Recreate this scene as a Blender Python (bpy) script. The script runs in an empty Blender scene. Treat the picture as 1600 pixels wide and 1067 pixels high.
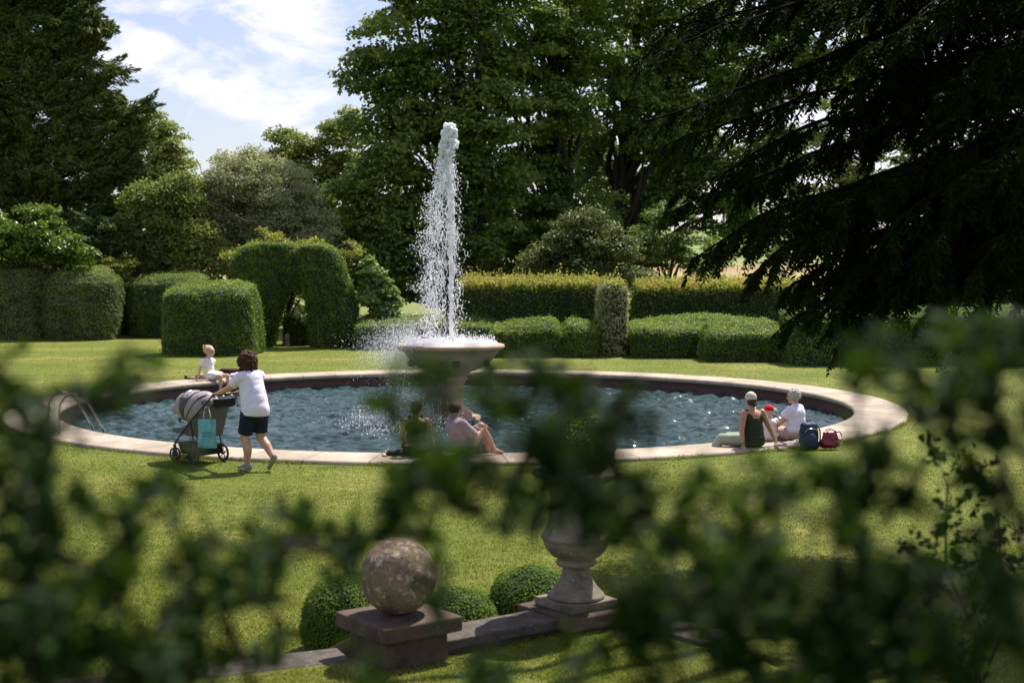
import bpy, bmesh, math, random
import numpy as np
from mathutils import Vector, Matrix

R_ = math.radians
rng = np.random.default_rng(7)
random.seed(7)
scn = bpy.context.scene
col = scn.collection

# ------------------------------------------------------------------ camera
F_PX = 2222.2            # 50 mm lens on a 36 mm wide sensor, 1600 px wide picture
CAM_H = 3.0
PITCH = math.atan((533.5 - 410.0) / F_PX)
cam_d = bpy.data.cameras.new('camera')
cam = bpy.data.objects.new('camera', cam_d)
col.objects.link(cam)
cam.location = (0, 0, CAM_H)
cam.rotation_euler = (math.pi / 2 - PITCH, 0, 0)
cam_d.lens = 50
cam_d.sensor_width = 36
cam_d.clip_start = 0.05
cam_d.clip_end = 6000
cam_d.dof.use_dof = True
cam_d.dof.focus_distance = 18.5
cam_d.dof.aperture_fstop = 3.2
scn.camera = cam

# ------------------------------------------------------------------ light
SUN_EL, SUN_AZ = R_(58), R_(34)         # azimuth measured from +Y towards +X
scn.view_settings.view_transform = 'Standard'
scn.view_settings.look = 'None'
scn.view_settings.gamma = 1
scn.view_settings.exposure = 0.8
scn.cycles.use_denoising = True
scn.cycles.max_bounces = 8
scn.cycles.transmission_bounces = 5
scn.cycles.transparent_max_bounces = 8
scn.cycles.caustics_reflective = False
scn.cycles.caustics_refractive = False
scn.cycles.sample_clamp_indirect = 4

sun_d = bpy.data.lights.new('sun', 'SUN')
sun_d.energy = 5.0
sun_d.angle = R_(0.5)
sun_d.color = (1.0, 0.94, 0.84)
sun = bpy.data.objects.new('sun', sun_d)
col.objects.link(sun)
sd = Vector((math.sin(SUN_AZ) * math.cos(SUN_EL), math.cos(SUN_AZ) * math.cos(SUN_EL), math.sin(SUN_EL)))
sun.rotation_euler = sd.to_track_quat('Z', 'Y').to_euler()
sun.location = (20, 30, 40)

world = bpy.data.worlds.new('World')
scn.world = world
world.use_nodes = True
wn, wl = world.node_tree.nodes, world.node_tree.links
wn.clear()
w_out = wn.new('ShaderNodeOutputWorld')
w_bg = wn.new('ShaderNodeBackground')
w_bg.inputs['Strength'].default_value = 0.095
sky = wn.new('ShaderNodeTexSky')
sky.sky_type = 'NISHITA'
sky.sun_disc = False
sky.sun_elevation = SUN_EL
sky.sun_rotation = SUN_AZ
sky.air_density = 1.0
sky.dust_density = 1.0
sky.ozone_density = 2.0
tc = wn.new('ShaderNodeTexCoord')
mp = wn.new('ShaderNodeMapping')
mp.inputs['Scale'].default_value = (1.0, 1.0, 2.2)
mp.inputs['Rotation'].default_value = (0, R_(9), R_(20))
nz = wn.new('ShaderNodeTexNoise')
nz.inputs['Scale'].default_value = 13.0
nz.inputs['Detail'].default_value = 9
nz.inputs['Roughness'].default_value = 0.6
nz.inputs['Distortion'].default_value = 0.25
cr = wn.new('ShaderNodeValToRGB')
cr.color_ramp.elements[0].position = 0.47
cr.color_ramp.elements[0].color = (0.12, 0.12, 0.12, 1)
cr.color_ramp.elements[1].position = 0.64
cr.color_ramp.elements[1].color = (0.85, 0.85, 0.85, 1)
mixc = wn.new('ShaderNodeMix')
mixc.data_type = 'RGBA'
wl.new(tc.outputs['Generated'], mp.inputs['Vector'])
wl.new(mp.outputs['Vector'], nz.inputs['Vector'])
wl.new(nz.outputs['Fac'], cr.inputs['Fac'])
wl.new(cr.outputs['Color'], mixc.inputs['Factor'])
wl.new(sky.outputs['Color'], mixc.inputs[6])
mixc.inputs[7].default_value = (8.7, 9.0, 9.9, 1)
w_tint = wn.new('ShaderNodeMix'); w_tint.data_type = 'RGBA'; w_tint.blend_type = 'MULTIPLY'
w_tint.inputs['Factor'].default_value = 1.0
w_tint.inputs[7].default_value = (0.88, 0.80, 0.84, 1)
wl.new(mixc.outputs[2], w_tint.inputs[6])
wl.new(w_tint.outputs[2], w_bg.inputs['Color'])
wl.new(w_bg.outputs['Background'], w_out.inputs['Surface'])

# ------------------------------------------------------------------ planning helpers
def ray(px, py):
    a = (px - 800) / F_PX
    b = -(py - 533.5) / F_PX
    c, s = math.cos(PITCH), math.sin(PITCH)
    return np.array([a, c + b * s, -s + b * c])

def P(px, py, z=0.0):
    r = ray(px, py)
    t = (z - CAM_H) / r[2]
    return Vector((r[0] * t, r[1] * t, z))

def at(px, py, y):
    r = ray(px, py)
    t = y / r[1]
    return Vector((r[0] * t, y, CAM_H + r[2] * t))

# ------------------------------------------------------------------ object helpers
def props(o, label=None, cat=None, group=None, kind=None):
    if label: o['label'] = label
    if cat: o['category'] = cat
    if group: o['group'] = group
    if kind: o['kind'] = kind
    return o

def link(name, me, mats=None, parent=None):
    o = bpy.data.objects.new(name, me)
    col.objects.link(o)
    for m in (mats or []):
        me.materials.append(m)
    if parent is not None:
        o.parent = parent
    return o

def empty(name, loc=(0, 0, 0), rz=0.0, **k):
    o = bpy.data.objects.new(name, None)
    o.empty_display_size = 0.1
    col.objects.link(o)
    o.location = loc
    o.rotation_euler = (0, 0, rz)
    return props(o, **k)

def np_mesh(name, V, Fq, smooth=False, matidx=None):
    """V (n,3); Fq (m,k) with k = 3 or 4"""
    V = np.ascontiguousarray(V, dtype=np.float32)
    Fq = np.ascontiguousarray(Fq, dtype=np.int32)
    me = bpy.data.meshes.new(name)
    m, k = Fq.shape
    me.vertices.add(len(V))
    me.vertices.foreach_set('co', V.ravel())
    me.loops.add(m * k)
    me.loops.foreach_set('vertex_index', Fq.ravel())
    me.polygons.add(m)
    me.polygons.foreach_set('loop_start', np.arange(m, dtype=np.int32) * k)
    me.polygons.foreach_set('loop_total', np.full(m, k, dtype=np.int32))
    if matidx is not None:
        me.polygons.foreach_set('material_index', np.ascontiguousarray(matidx, dtype=np.int32))
    me.polygons.foreach_set('use_smooth', np.full(m, bool(smooth)))
    me.update(calc_edges=True)
    return me

class MB:
    """collects quads / tris of several shapes in one mesh"""
    def __init__(s):
        s.V, s.F, s.M, s.n = [], [], [], 0
    def add(s, V, F, m=0):
        V = np.asarray(V, dtype=float).reshape(-1, 3)
        s.V.append(V)
        F = np.asarray(F, dtype=int)
        if F.shape[1] == 3:
            F = np.concatenate([F, -np.ones((len(F), 1), int) - s.n], axis=1)
        s.F.append(F + s.n)
        s.M.append(np.full(len(F), m))
        s.n += len(V)
    def box(s, c, size, rz=0.0, m=0, tilt=None, taper=1.0):
        x, y, z = [d / 2 for d in size]
        v = np.array([[-x, -y, -z], [x, -y, -z], [x, y, -z], [-x, y, -z],
                      [-x * taper, -y * taper, z], [x * taper, -y * taper, z], [x * taper, y * taper, z], [-x * taper, y * taper, z]])
        Mx = Matrix.Rotation(rz, 3, 'Z')
        if tilt is not None:
            Mx = Mx @ Matrix.Rotation(tilt[1], 3, tilt[0])
        v = v @ np.array(Mx).T + np.array(c)
        s.add(v, [[0, 3, 2, 1], [4, 5, 6, 7], [0, 1, 5, 4], [1, 2, 6, 5], [2, 3, 7, 6], [3, 0, 4, 7]], m)
    def tube(s, pts, rad, seg=8, m=0, closed=False):
        pts = np.asarray([tuple(p) for p in pts], float)
        n = len(pts)
        rad = np.broadcast_to(np.asarray(rad, float), (n,)) if np.ndim(rad) < 2 else rad
        md = np.abs(np.diff(pts, axis=0)).sum(0)
        up = np.array([0.13, 0.21, 0.97]) if md[2] < 0.8 * md.sum() else np.array([0.94, 0.3, 0.05])
        V = []
        for i in range(n):
            if closed:
                t = pts[(i + 1) % n] - pts[i - 1]
            else:
                t = pts[min(i + 1, n - 1)] - pts[max(i - 1, 0)]
            t = t / (np.linalg.norm(t) + 1e-9)
            a = np.cross(t, up)
            if np.linalg.norm(a) < 1e-3:
                a = np.cross(t, [1, 0, 0])
            a /= np.linalg.norm(a)
            b = np.cross(t, a)
            th = np.arange(seg) * 2 * math.pi / seg
            V.append(pts[i] + rad[i] * (np.cos(th)[:, None] * a + np.sin(th)[:, None] * b))
        V = np.concatenate(V)
        F = []
        rings = n if closed else n - 1
        for i in range(rings):
            j = (i + 1) % n
            for k in range(seg):
                k2 = (k + 1) % seg
                F.append([i * seg + k, i * seg + k2, j * seg + k2, j * seg + k])
        if not closed:
            V = np.concatenate([V, pts[:1], pts[-1:]])
            a, b = n * seg, n * seg + 1
            for k in range(seg):
                k2 = (k + 1) % seg
                F.append([a, k2, k, k])
                F.append([b, (n - 1) * seg + k, (n - 1) * seg + k2, (n - 1) * seg + k2])
        F = np.array(F)
        q = F[F[:, 2] != F[:, 3]]
        t = F[F[:, 2] == F[:, 3]][:, :3]
        base = s.n
        s.add(V, q, m)
        if len(t):
            s.F.append(np.concatenate([t + base, -np.ones((len(t), 1), int)], axis=1))
            s.M.append(np.full(len(t), m))
    def lathe(s, prof, seg=48, c=(0, 0, 0), m=0, wob=None):
        prof = np.asarray(prof, float)
        th = np.arange(seg) * 2 * math.pi / seg
        n = len(prof)
        V = np.zeros((n, seg, 3))
        V[:, :, 0] = prof[:, 0][:, None] * np.cos(th) + c[0]
        V[:, :, 1] = prof[:, 0][:, None] * np.sin(th) + c[1]
        V[:, :, 2] = prof[:, 1][:, None] + c[2]
        F = []
        for i in range(n - 1):
            for k in range(seg):
                k2 = (k + 1) % seg
                F.append([i * seg + k, i * seg + k2, (i + 1) * seg + k2, (i + 1) * seg + k])
        s.add(V, F, m)
    def ico(s, c, r, sub=2, m=0, scale=(1, 1, 1), rot=None):
        bm = bmesh.new()
        bmesh.ops.create_icosphere(bm, subdivisions=sub, radius=1)
        v = np.array([x.co[:] for x in bm.verts]) * np.array(scale) * r
        f = [[y.index for y in x.verts] for x in bm.faces]
        bm.free()
        if rot is not None:
            v = v @ np.array(rot).T
        base = s.n
        s.V.append(v + np.array(c)); s.n += len(v)
        f = np.array(f) + base
        s.F.append(np.concatenate([f, -np.ones((len(f), 1), int)], axis=1))
        s.M.append(np.full(len(f), m))
    def mesh(s, name, smooth=False):
        V = np.concatenate(s.V)
        F = np.concatenate(s.F)
        M = np.concatenate(s.M)
        me = bpy.data.meshes.new(name)
        tri = F[:, 3] < 0
        lt = np.where(tri, 3, 4).astype(np.int32)
        ls = np.concatenate([[0], np.cumsum(lt)[:-1]]).astype(np.int32)
        mask = np.ones(F.shape, bool)
        mask[:, 3] = ~tri
        idx = F[mask].astype(np.int32)
        me.vertices.add(len(V))
        me.vertices.foreach_set('co', V.astype(np.float32).ravel())
        me.loops.add(len(idx))
        me.loops.foreach_set('vertex_index', idx)
        me.polygons.add(len(F))
        me.polygons.foreach_set('loop_start', ls)
        me.polygons.foreach_set('loop_total', lt)
        me.polygons.foreach_set('material_index', M.astype(np.int32))
        me.polygons.foreach_set('use_smooth', np.full(len(F), bool(smooth)))
        me.update(calc_edges=True)
        return me
    def build(s, name, mats, parent=None, smooth=False, bevel=0.0):
        me = s.mesh(name, smooth)
        o = link(name, me, mats if isinstance(mats, (list, tuple)) else [mats], parent)
        if bevel:
            b = o.modifiers.new('bevel', 'BEVEL')
            b.width = bevel
            b.segments = 2
            b.limit_method = 'ANGLE'
        return o

# ------------------------------------------------------------------ materials
def new_mat(name):
    m = bpy.data.materials.new(name)
    m.use_nodes = True
    nt = m.node_tree
    nt.nodes.clear()
    out = nt.nodes.new('ShaderNodeOutputMaterial')
    return m, nt, out

def node(nt, t, **k):
    n = nt.nodes.new(t)
    for a, b in k.items():
        if a[0] == '_':
            setattr(n, a[1:], b)
        else:
            n.inputs[a.replace('__', ' ')].default_value = b
    return n

def ramp(nt, stops):
    n = nt.nodes.new('ShaderNodeValToRGB')
    e = n.color_ramp.elements
    while len(e) < len(stops):
        e.new(0.5)
    for i, (p, c) in enumerate(stops):
        e[i].position = p
        e[i].color = (*c, 1) if len(c) == 3 else c
    return n

def leaf_mat(name, cols, trans=(0.16, 0.24, 0.02), tf=0.35, rough=0.5, nscale=0.6, spec=0.35, twig=None):
    """per-leaf random colour plus a slow drift of colour through the plant"""
    m, nt, out = new_mat(name)
    L = nt.links
    geo = node(nt, 'ShaderNodeNewGeometry')
    tcn = node(nt, 'ShaderNodeTexCoord')
    no = node(nt, 'ShaderNodeTexNoise', Scale=nscale, Detail=3.0)
    L.new(tcn.outputs['Object'], no.inputs['Vector'])
    ad = node(nt, 'ShaderNodeMath', _operation='MULTIPLY_ADD')
    ad.inputs[1].default_value = 0.55
    L.new(geo.outputs['Random Per Island'], ad.inputs[0])
    m2 = node(nt, 'ShaderNodeMath', _operation='MULTIPLY_ADD')
    m2.inputs[1].default_value = 1.4
    m2.inputs[2].default_value = -0.47
    L.new(no.outputs['Fac'], m2.inputs[0])
    L.new(m2.outputs[0], ad.inputs[2])
    rp = ramp(nt, cols)
    L.new(ad.outputs[0], rp.inputs['Fac'])
    pb = node(nt, 'ShaderNodeBsdfPrincipled', Roughness=rough)
    pb.inputs['Specular IOR Level'].default_value = spec
    L.new(rp.outputs['Color'], pb.inputs['Base Color'])
    tr = node(nt, 'ShaderNodeBsdfTranslucent')
    mx = node(nt, 'ShaderNodeMix', _data_type='RGBA', _blend_type='MIX')
    mx.inputs['Factor'].default_value = 0.45
    mx.inputs[7].default_value = (*trans, 1)
    L.new(rp.outputs['Color'], mx.inputs[6])
    L.new(mx.outputs[2], tr.inputs['Color'])
    ms = node(nt, 'ShaderNodeMixShader', Fac=tf)
    L.new(pb.outputs[0], ms.inputs[1])
    L.new(tr.outputs[0], ms.inputs[2])
    L.new(ms.outputs[0], out.inputs['Surface'])
    return m

def simple(name, colr, rough=0.6, var=0.12, scale=20.0, metal=0.0, spec=0.5, bump=0.0, bscale=60.0, colr2=None, detail=4.0):
    m, nt, out = new_mat(name)
    L = nt.links
    pb = node(nt, 'ShaderNodeBsdfPrincipled', Roughness=rough, Metallic=metal)
    pb.inputs['Specular IOR Level'].default_value = spec
    tcn = node(nt, 'ShaderNodeTexCoord')
    no = node(nt, 'ShaderNodeTexNoise', Scale=scale, Detail=detail, Roughness=0.6)
    L.new(tcn.outputs['Object'], no.inputs['Vector'])
    a = tuple(c * (1 - var) for c in colr)
    b = colr2 or tuple(min(1, c * (1 + var)) for c in colr)
    rp = ramp(nt, [(0.35, a), (0.65, b)])
    L.new(no.outputs['Fac'], rp.inputs['Fac'])
    L.new(rp.outputs['Color'], pb.inputs['Base Color'])
    if bump:
        nb = node(nt, 'ShaderNodeTexNoise', Scale=bscale, Detail=5.0)
        L.new(tcn.outputs['Object'], nb.inputs['Vector'])
        bp = node(nt, 'ShaderNodeBump', Strength=bump, Distance=0.02)
        L.new(nb.outputs['Fac'], bp.inputs['Height'])
        L.new(bp.outputs[0], pb.inputs['Normal'])
    L.new(pb.outputs[0], out.inputs['Surface'])
    return m

def stone_mat(name, base, dark, lichen, lich_amt=0.6, scale=6.0, bump=0.5, bscale=25.0, joints=None):
    m, nt, out = new_mat(name)
    L = nt.links
    tcn = node(nt, 'ShaderNodeTexCoord')
    n1 = node(nt, 'ShaderNodeTexNoise', Scale=scale, Detail=8.0, Roughness=0.65)
    n2 = node(nt, 'ShaderNodeTexNoise', Scale=scale * 3.1, Detail=6.0, Roughness=0.7)
    n3 = node(nt, 'ShaderNodeTexNoise', Scale=bscale, Detail=8.0, Roughness=0.7)
    vo = node(nt, 'ShaderNodeTexVoronoi', Scale=scale * 4.5)
    for n in (n1, n2, n3, vo):
        L.new(tcn.outputs['Object'], n.inputs['Vector'])
    r1 = ramp(nt, [(0.3, dark), (0.6, base)])
    L.new(n1.outputs['Fac'], r1.inputs['Fac'])
    r2 = ramp(nt, [(lich_amt, (0, 0, 0)), (lich_amt + 0.09, (1, 1, 1))])
    L.new(n2.outputs['Fac'], r2.inputs['Fac'])
    mx = node(nt, 'ShaderNodeMix', _data_type='RGBA')
    mx.inputs[7].default_value = (*lichen, 1)
    L.new(r2.outputs['Color'], mx.inputs['Factor'])
    L.new(r1.outputs['Color'], mx.inputs[6])
    last = mx.outputs[2]
    # small pits and spots
    r3 = ramp(nt, [(0.06, (0.25, 0.23, 0.2)), (0.2, (1, 1, 1))])
    L.new(vo.outputs['Distance'], r3.inputs['Fac'])
    mu = node(nt, 'ShaderNodeMix', _data_type='RGBA', _blend_type='MULTIPLY')
    mu.inputs['Factor'].default_value = 0.6
    L.new(last, mu.inputs[6])
    L.new(r3.outputs['Color'], mu.inputs[7])
    last = mu.outputs[2]
    if joints:
        sep = node(nt, 'ShaderNodeSeparateXYZ')
        L.new(tcn.outputs['Object'], sep.inputs[0])
        an = node(nt, 'ShaderNodeMath', _operation='ARCTAN2')
        L.new(sep.outputs['Y'], an.inputs[0])
        L.new(sep.outputs['X'], an.inputs[1])
        mm = node(nt, 'ShaderNodeMath', _operation='MULTIPLY')
        mm.inputs[1].default_value = joints / (2 * math.pi)
        L.new(an.outputs[0], mm.inputs[0])
        fr = node(nt, 'ShaderNodeMath', _operation='FRACT')
        L.new(mm.outputs[0], fr.inputs[0])
        r4 = ramp(nt, [(0.0, (0.35, 0.33, 0.28)), (0.012, (0.4, 0.38, 0.33)), (0.03, (1, 1, 1))])
        L.new(fr.outputs[0], r4.inputs['Fac'])
        mj = node(nt, 'ShaderNodeMix', _data_type='RGBA', _blend_type='MULTIPLY')
        mj.inputs['Factor'].default_value = 0.9
        L.new(last, mj.inputs[6])
        L.new(r4.outputs['Color'], mj.inputs[7])
        last = mj.outputs[2]
        fl = node(nt, 'ShaderNodeMath', _operation='FLOOR')
        L.new(mm.outputs[0], fl.inputs[0])
        wn_ = node(nt, 'ShaderNodeTexWhiteNoise', _noise_dimensions='1D')
        L.new(fl.outputs[0], wn_.inputs['W'])
        r5 = ramp(nt, [(0, (0.8, 0.78, 0.76)), (1, (1.0, 0.98, 0.96))])
        L.new(wn_.outputs['Value'], r5.inputs['Fac'])
        mk = node(nt, 'ShaderNodeMix', _data_type='RGBA', _blend_type='MULTIPLY')
        mk.inputs['Factor'].default_value = 1.0
        L.new(last, mk.inputs[6])
        L.new(r5.outputs['Color'], mk.inputs[7])
        last = mk.outputs[2]
    pb = node(nt, 'ShaderNodeBsdfPrincipled', Roughness=0.85)
    pb.inputs['Specular IOR Level'].default_value = 0.25
    L.new(last, pb.inputs['Base Color'])
    bp = node(nt, 'ShaderNodeBump', Strength=bump, Distance=0.02)
    L.new(n3.outputs['Fac'], bp.inputs['Height'])
    L.new(bp.outputs[0], pb.inputs['Normal'])
    L.new(pb.outputs[0], out.inputs['Surface'])
    return m

def brick_mat(name):
    m, nt, out = new_mat(name)
    L = nt.links
    tcn = node(nt, 'ShaderNodeTexCoord')
    sep = node(nt, 'ShaderNodeSeparateXYZ')
    L.new(tcn.outputs['Object'], sep.inputs[0])
    an = node(nt, 'ShaderNodeMath', _operation='ARCTAN2')
    L.new(sep.outputs['Y'], an.inputs[0])
    L.new(sep.outputs['X'], an.inputs[1])
    mm = node(nt, 'ShaderNodeMath', _operation='MULTIPLY')
    mm.inputs[1].default_value = 8.2
    L.new(an.outputs[0], mm.inputs[0])
    cb = node(nt, 'ShaderNodeCombineXYZ')
    L.new(mm.outputs[0], cb.inputs[0])
    L.new(sep.outputs['Z'], cb.inputs[1])
    br = node(nt, 'ShaderNodeTexBrick', Scale=1.0)
    br.inputs['Brick Width'].default_value = 0.23
    br.inputs['Row Height'].default_value = 0.095
    br.inputs['Mortar Size'].default_value = 0.008
    br.inputs['Color1'].default_value = (0.10, 0.035, 0.024, 1)
    br.inputs['Color2'].default_value = (0.06, 0.024, 0.018, 1)
    br.inputs['Mortar'].default_value = (0.08, 0.06, 0.05, 1)
    L.new(cb.outputs[0], br.inputs['Vector'])
    pb = node(nt, 'ShaderNodeBsdfPrincipled', Roughness=0.6)
    L.new(br.outputs['Color'], pb.inputs['Base Color'])
    L.new(pb.outputs[0], out.inputs['Surface'])
    return m

def lawn_mat(name, far=False):
    m, nt, out = new_mat(name)
    L = nt.links
    tcn = node(nt, 'ShaderNodeTexCoord')
    def noise(s, d=6.0, r=0.6):
        n = node(nt, 'ShaderNodeTexNoise', Scale=s, Detail=d, Roughness=r)
        L.new(tcn.outputs['Object'], n.inputs['Vector'])
        return n
    a, b, c = noise(0.35, 5), noise(6.0, 8, 0.7), noise(60.0, 4, 0.7)
    r1 = ramp(nt, [(0.3, (0.075, 0.115, 0.013)), (0.5, (0.13, 0.16, 0.022)), (0.66, (0.28, 0.245, 0.08))])
    s1 = node(nt, 'ShaderNodeMath', _operation='MULTIPLY_ADD')
    s1.inputs[1].default_value = 0.5
    L.new(b.outputs['Fac'], s1.inputs[0])
    s2 = node(nt, 'ShaderNodeMath', _operation='MULTIPLY')
    s2.inputs[1].default_value = 0.5
    L.new(a.outputs['Fac'], s2.inputs[0])
    L.new(s2.outputs[0], s1.inputs[2])
    L.new(s1.outputs[0], r1.inputs['Fac'])
    r2 = ramp(nt, [(0.3, (0.75, 0.78, 0.7)), (0.7, (1.15, 1.12, 1.05))])
    L.new(c.outputs['Fac'], r2.inputs['Fac'])
    mu = node(nt, 'ShaderNodeMix', _data_type='RGBA', _blend_type='MULTIPLY')
    mu.inputs['Factor'].default_value = 1.0
    L.new(r1.outputs['Color'], mu.inputs[6])
    L.new(r2.outputs['Color'], mu.inputs[7])
    # mowing stripes, barely there
    sep = node(nt, 'ShaderNodeSeparateXYZ')
    L.new(tcn.outputs['Object'], sep.inputs[0])
    dist = node(nt, 'ShaderNodeVectorMath', _operation='LENGTH')
    sub = node(nt, 'ShaderNodeVectorMath', _operation='SUBTRACT')
    sub.inputs[1].default_value = (-1.1, 30, 0)
    L.new(tcn.outputs['Object'], sub.inputs[0])
    L.new(sub.outputs[0], dist.inputs[0])
    mod = node(nt, 'ShaderNodeMath', _operation='SINE')
    ml = node(nt, 'ShaderNodeMath', _operation='MULTIPLY')
    ml.inputs[1].default_value = 5.2
    L.new(dist.outputs['Value'], ml.inputs[0])
    L.new(ml.outputs[0], mod.inputs[0])
    r3 = ramp(nt, [(0.0, (0.93, 0.95, 0.93)), (1.0, (1.05, 1.04, 1.03))])
    mad = node(nt, 'ShaderNodeMath', _operation='MULTIPLY_ADD')
    mad.inputs[1].default_value = 0.5
    mad.inputs[2].default_value = 0.5
    L.new(mod.outputs[0], mad.inputs[0])
    L.new(mad.outputs[0], r3.inputs['Fac'])
    mu2 = node(nt, 'ShaderNodeMix', _data_type='RGBA', _blend_type='MULTIPLY')
    mu2.inputs['Factor'].default_value = 1.0
    L.new(mu.outputs[2], mu2.inputs[6])
    L.new(r3.outputs['Color'], mu2.inputs[7])
    # park fields beyond the garden: dry hay, a hedged line and green pasture
    fr = ramp(nt, [(0.0, (0.12, 0.16, 0.03)), (0.12, (0.2, 0.2, 0.07)), (0.3, (0.26, 0.22, 0.09)), (0.38, (0.3, 0.19, 0.1)), (0.45, (0.17, 0.2, 0.06)), (1.0, (0.13, 0.19, 0.05))])
    fd = node(nt, 'ShaderNodeMapRange')
    fd.inputs['From Min'].default_value = 60
    fd.inputs['From Max'].default_value = 700
    L.new(sep.outputs['Y'], fd.inputs['Value'])
    L.new(fd.outputs[0], fr.inputs['Fac'])
    fm = node(nt, 'ShaderNodeMapRange')
    fm.inputs['From Min'].default_value = 58
    fm.inputs['From Max'].default_value = 75
    L.new(sep.outputs['Y'], fm.inputs['Value'])
    mf = node(nt, 'ShaderNodeMix', _data_type='RGBA')
    L.new(fm.outputs[0], mf.inputs['Factor'])
    L.new(mu2.outputs[2], mf.inputs[6])
    L.new(fr.outputs['Color'], mf.inputs[7])
    pb = node(nt, 'ShaderNodeBsdfPrincipled', Roughness=0.8)
    pb.inputs['Specular IOR Level'].default_value = 0.15
    L.new(mf.outputs[2], pb.inputs['Base Color'])
    bp = node(nt, 'ShaderNodeBump', Strength=0.9, Distance=0.03)
    L.new(c.outputs['Fac'], bp.inputs['Height'])
    L.new(bp.outputs[0], pb.inputs['Normal'])
    L.new(pb.outputs[0], out.inputs['Surface'])
    return m

def water_mat():
    m, nt, out = new_mat('pool_water')
    L = nt.links
    tcn = node(nt, 'ShaderNodeTexCoord')
    no = node(nt, 'ShaderNodeTexNoise', Scale=16.0, Detail=4.0, Roughness=0.55)
    L.new(tcn.outputs['Object'], no.inputs['Vector'])
    n2 = node(nt, 'ShaderNodeTexNoise', Scale=0.35, Detail=2.0)
    L.new(tcn.outputs['Object'], n2.inputs['Vector'])
    rp = ramp(nt, [(0.35, (0.014, 0.034, 0.032)), (0.65, (0.03, 0.06, 0.06))])
    L.new(n2.outputs['Fac'], rp.inputs['Fac'])
    pb = node(nt, 'ShaderNodeBsdfPrincipled', Roughness=0.02, IOR=1.34)
    L.new(rp.outputs['Color'], pb.inputs['Base Color'])
    bp = node(nt, 'ShaderNodeBump', Strength=0.5, Distance=0.012)
    L.new(no.outputs['Fac'], bp.inputs['Height'])
    L.new(bp.outputs[0], pb.inputs['Normal'])
    L.new(pb.outputs[0], out.inputs['Surface'])
    return m

def spray_mat(name, a=0.0):
    m, nt, out = new_mat(name)
    L = nt.links
    pb = node(nt, 'ShaderNodeBsdfPrincipled', Roughness=0.12, IOR=1.33)
    pb.inputs['Base Color'].default_value = (0.95, 0.96, 0.98, 1)
    tr = node(nt, 'ShaderNodeBsdfTranslucent')
    tr.inputs['Color'].default_value = (0.95, 0.96, 0.99, 1)
    ms = node(nt, 'ShaderNodeMixShader', Fac=0.5)
    L.new(pb.outputs[0], ms.inputs[1])
    L.new(tr.outputs[0], ms.inputs[2])
    last = ms.outputs[0]
    if a:
        tp = node(nt, 'ShaderNodeBsdfTransparent')
        m2 = node(nt, 'ShaderNodeMixShader', Fac=a)
        L.new(last, m2.inputs[1])
        L.new(tp.outputs[0], m2.inputs[2])
        last = m2.outputs[0]
    L.new(last, out.inputs['Surface'])
    return m

G = lambda *a: a
M_LAWN = lawn_mat('lawn')
M_BLADE = leaf_mat('grass_blade', [(0.1, (0.094, 0.157, 0.016)), (0.4, (0.147, 0.202, 0.023)), (0.65, (0.221, 0.236, 0.043)), (0.95, (0.377, 0.349, 0.103))], (0.26, 0.30, 0.04), 0.4, 0.55, 0.8, 0.2)
M_YEWCLIP = leaf_mat('clipped_yew', [(0.1, (0.052, 0.101, 0.014)), (0.5, (0.105, 0.177, 0.021)), (0.9, (0.208, 0.278, 0.037))], (0.16, 0.28, 0.02), 0.4, 0.42, 1.2)
M_BOXGREY = leaf_mat('clipped_box_grey', [(0.1, (0.099, 0.129, 0.036)), (0.5, (0.165, 0.212, 0.055)), (0.9, (0.282, 0.303, 0.097))], (0.12, 0.18, 0.04), 0.35, 0.5, 1.0)
M_BRIGHT = leaf_mat('clipped_bright', [(0.1, (0.062, 0.110, 0.012)), (0.5, (0.112, 0.176, 0.020)), (0.9, (0.200, 0.264, 0.030))], (0.22, 0.34, 0.03), 0.45, 0.45, 1.2)
M_BEECH = leaf_mat('beech_hedge', [(0.1, (0.036, 0.077, 0.010)), (0.5, (0.084, 0.143, 0.018)), (0.9, (0.180, 0.231, 0.035))], (0.2, 0.3, 0.02), 0.4, 0.45, 0.9)
M_SHOOT = leaf_mat('new_growth', [(0.1, (0.170, 0.269, 0.029)), (0.5, (0.319, 0.336, 0.058)), (0.9, (0.425, 0.296, 0.086))], (0.45, 0.38, 0.08), 0.5, 0.5, 0.7)
M_CORE = simple('hedge_core', (0.012, 0.02, 0.006), 0.9, 0.4, 12)
M_OAK = leaf_mat('big_tree_leaf', [(0.1, (0.058, 0.100, 0.021)), (0.5, (0.119, 0.184, 0.032)), (0.9, (0.272, 0.314, 0.062))], (0.18, 0.26, 0.03), 0.45, 0.45, 0.22)
M_MIDTREE = leaf_mat('mid_tree_leaf', [(0.1, (0.112, 0.164, 0.034)), (0.5, (0.213, 0.266, 0.056)), (0.9, (0.401, 0.409, 0.094))], (0.2, 0.26, 0.04), 0.45, 0.5, 0.25)
M_WILLOW = leaf_mat('silver_leaf', [(0.1, (0.200, 0.225, 0.106)), (0.5, (0.333, 0.369, 0.174)), (0.9, (0.557, 0.555, 0.310))], (0.25, 0.29, 0.12), 0.45, 0.45, 0.3)
M_CONIF = leaf_mat('conifer_needle', [(0.1, (0.038, 0.065, 0.014)), (0.5, (0.080, 0.124, 0.022)), (0.9, (0.181, 0.190, 0.039))], (0.09, 0.12, 0.02), 0.3, 0.5, 0.3)
M_YEWDARK = leaf_mat('near_yew_needle', [(0.1, (0.008, 0.015, 0.005)), (0.5, (0.015, 0.028, 0.006)), (0.9, (0.031, 0.048, 0.010))], (0.05, 0.08, 0.012), 0.15, 0.8, 0.8, 0.08)
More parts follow.
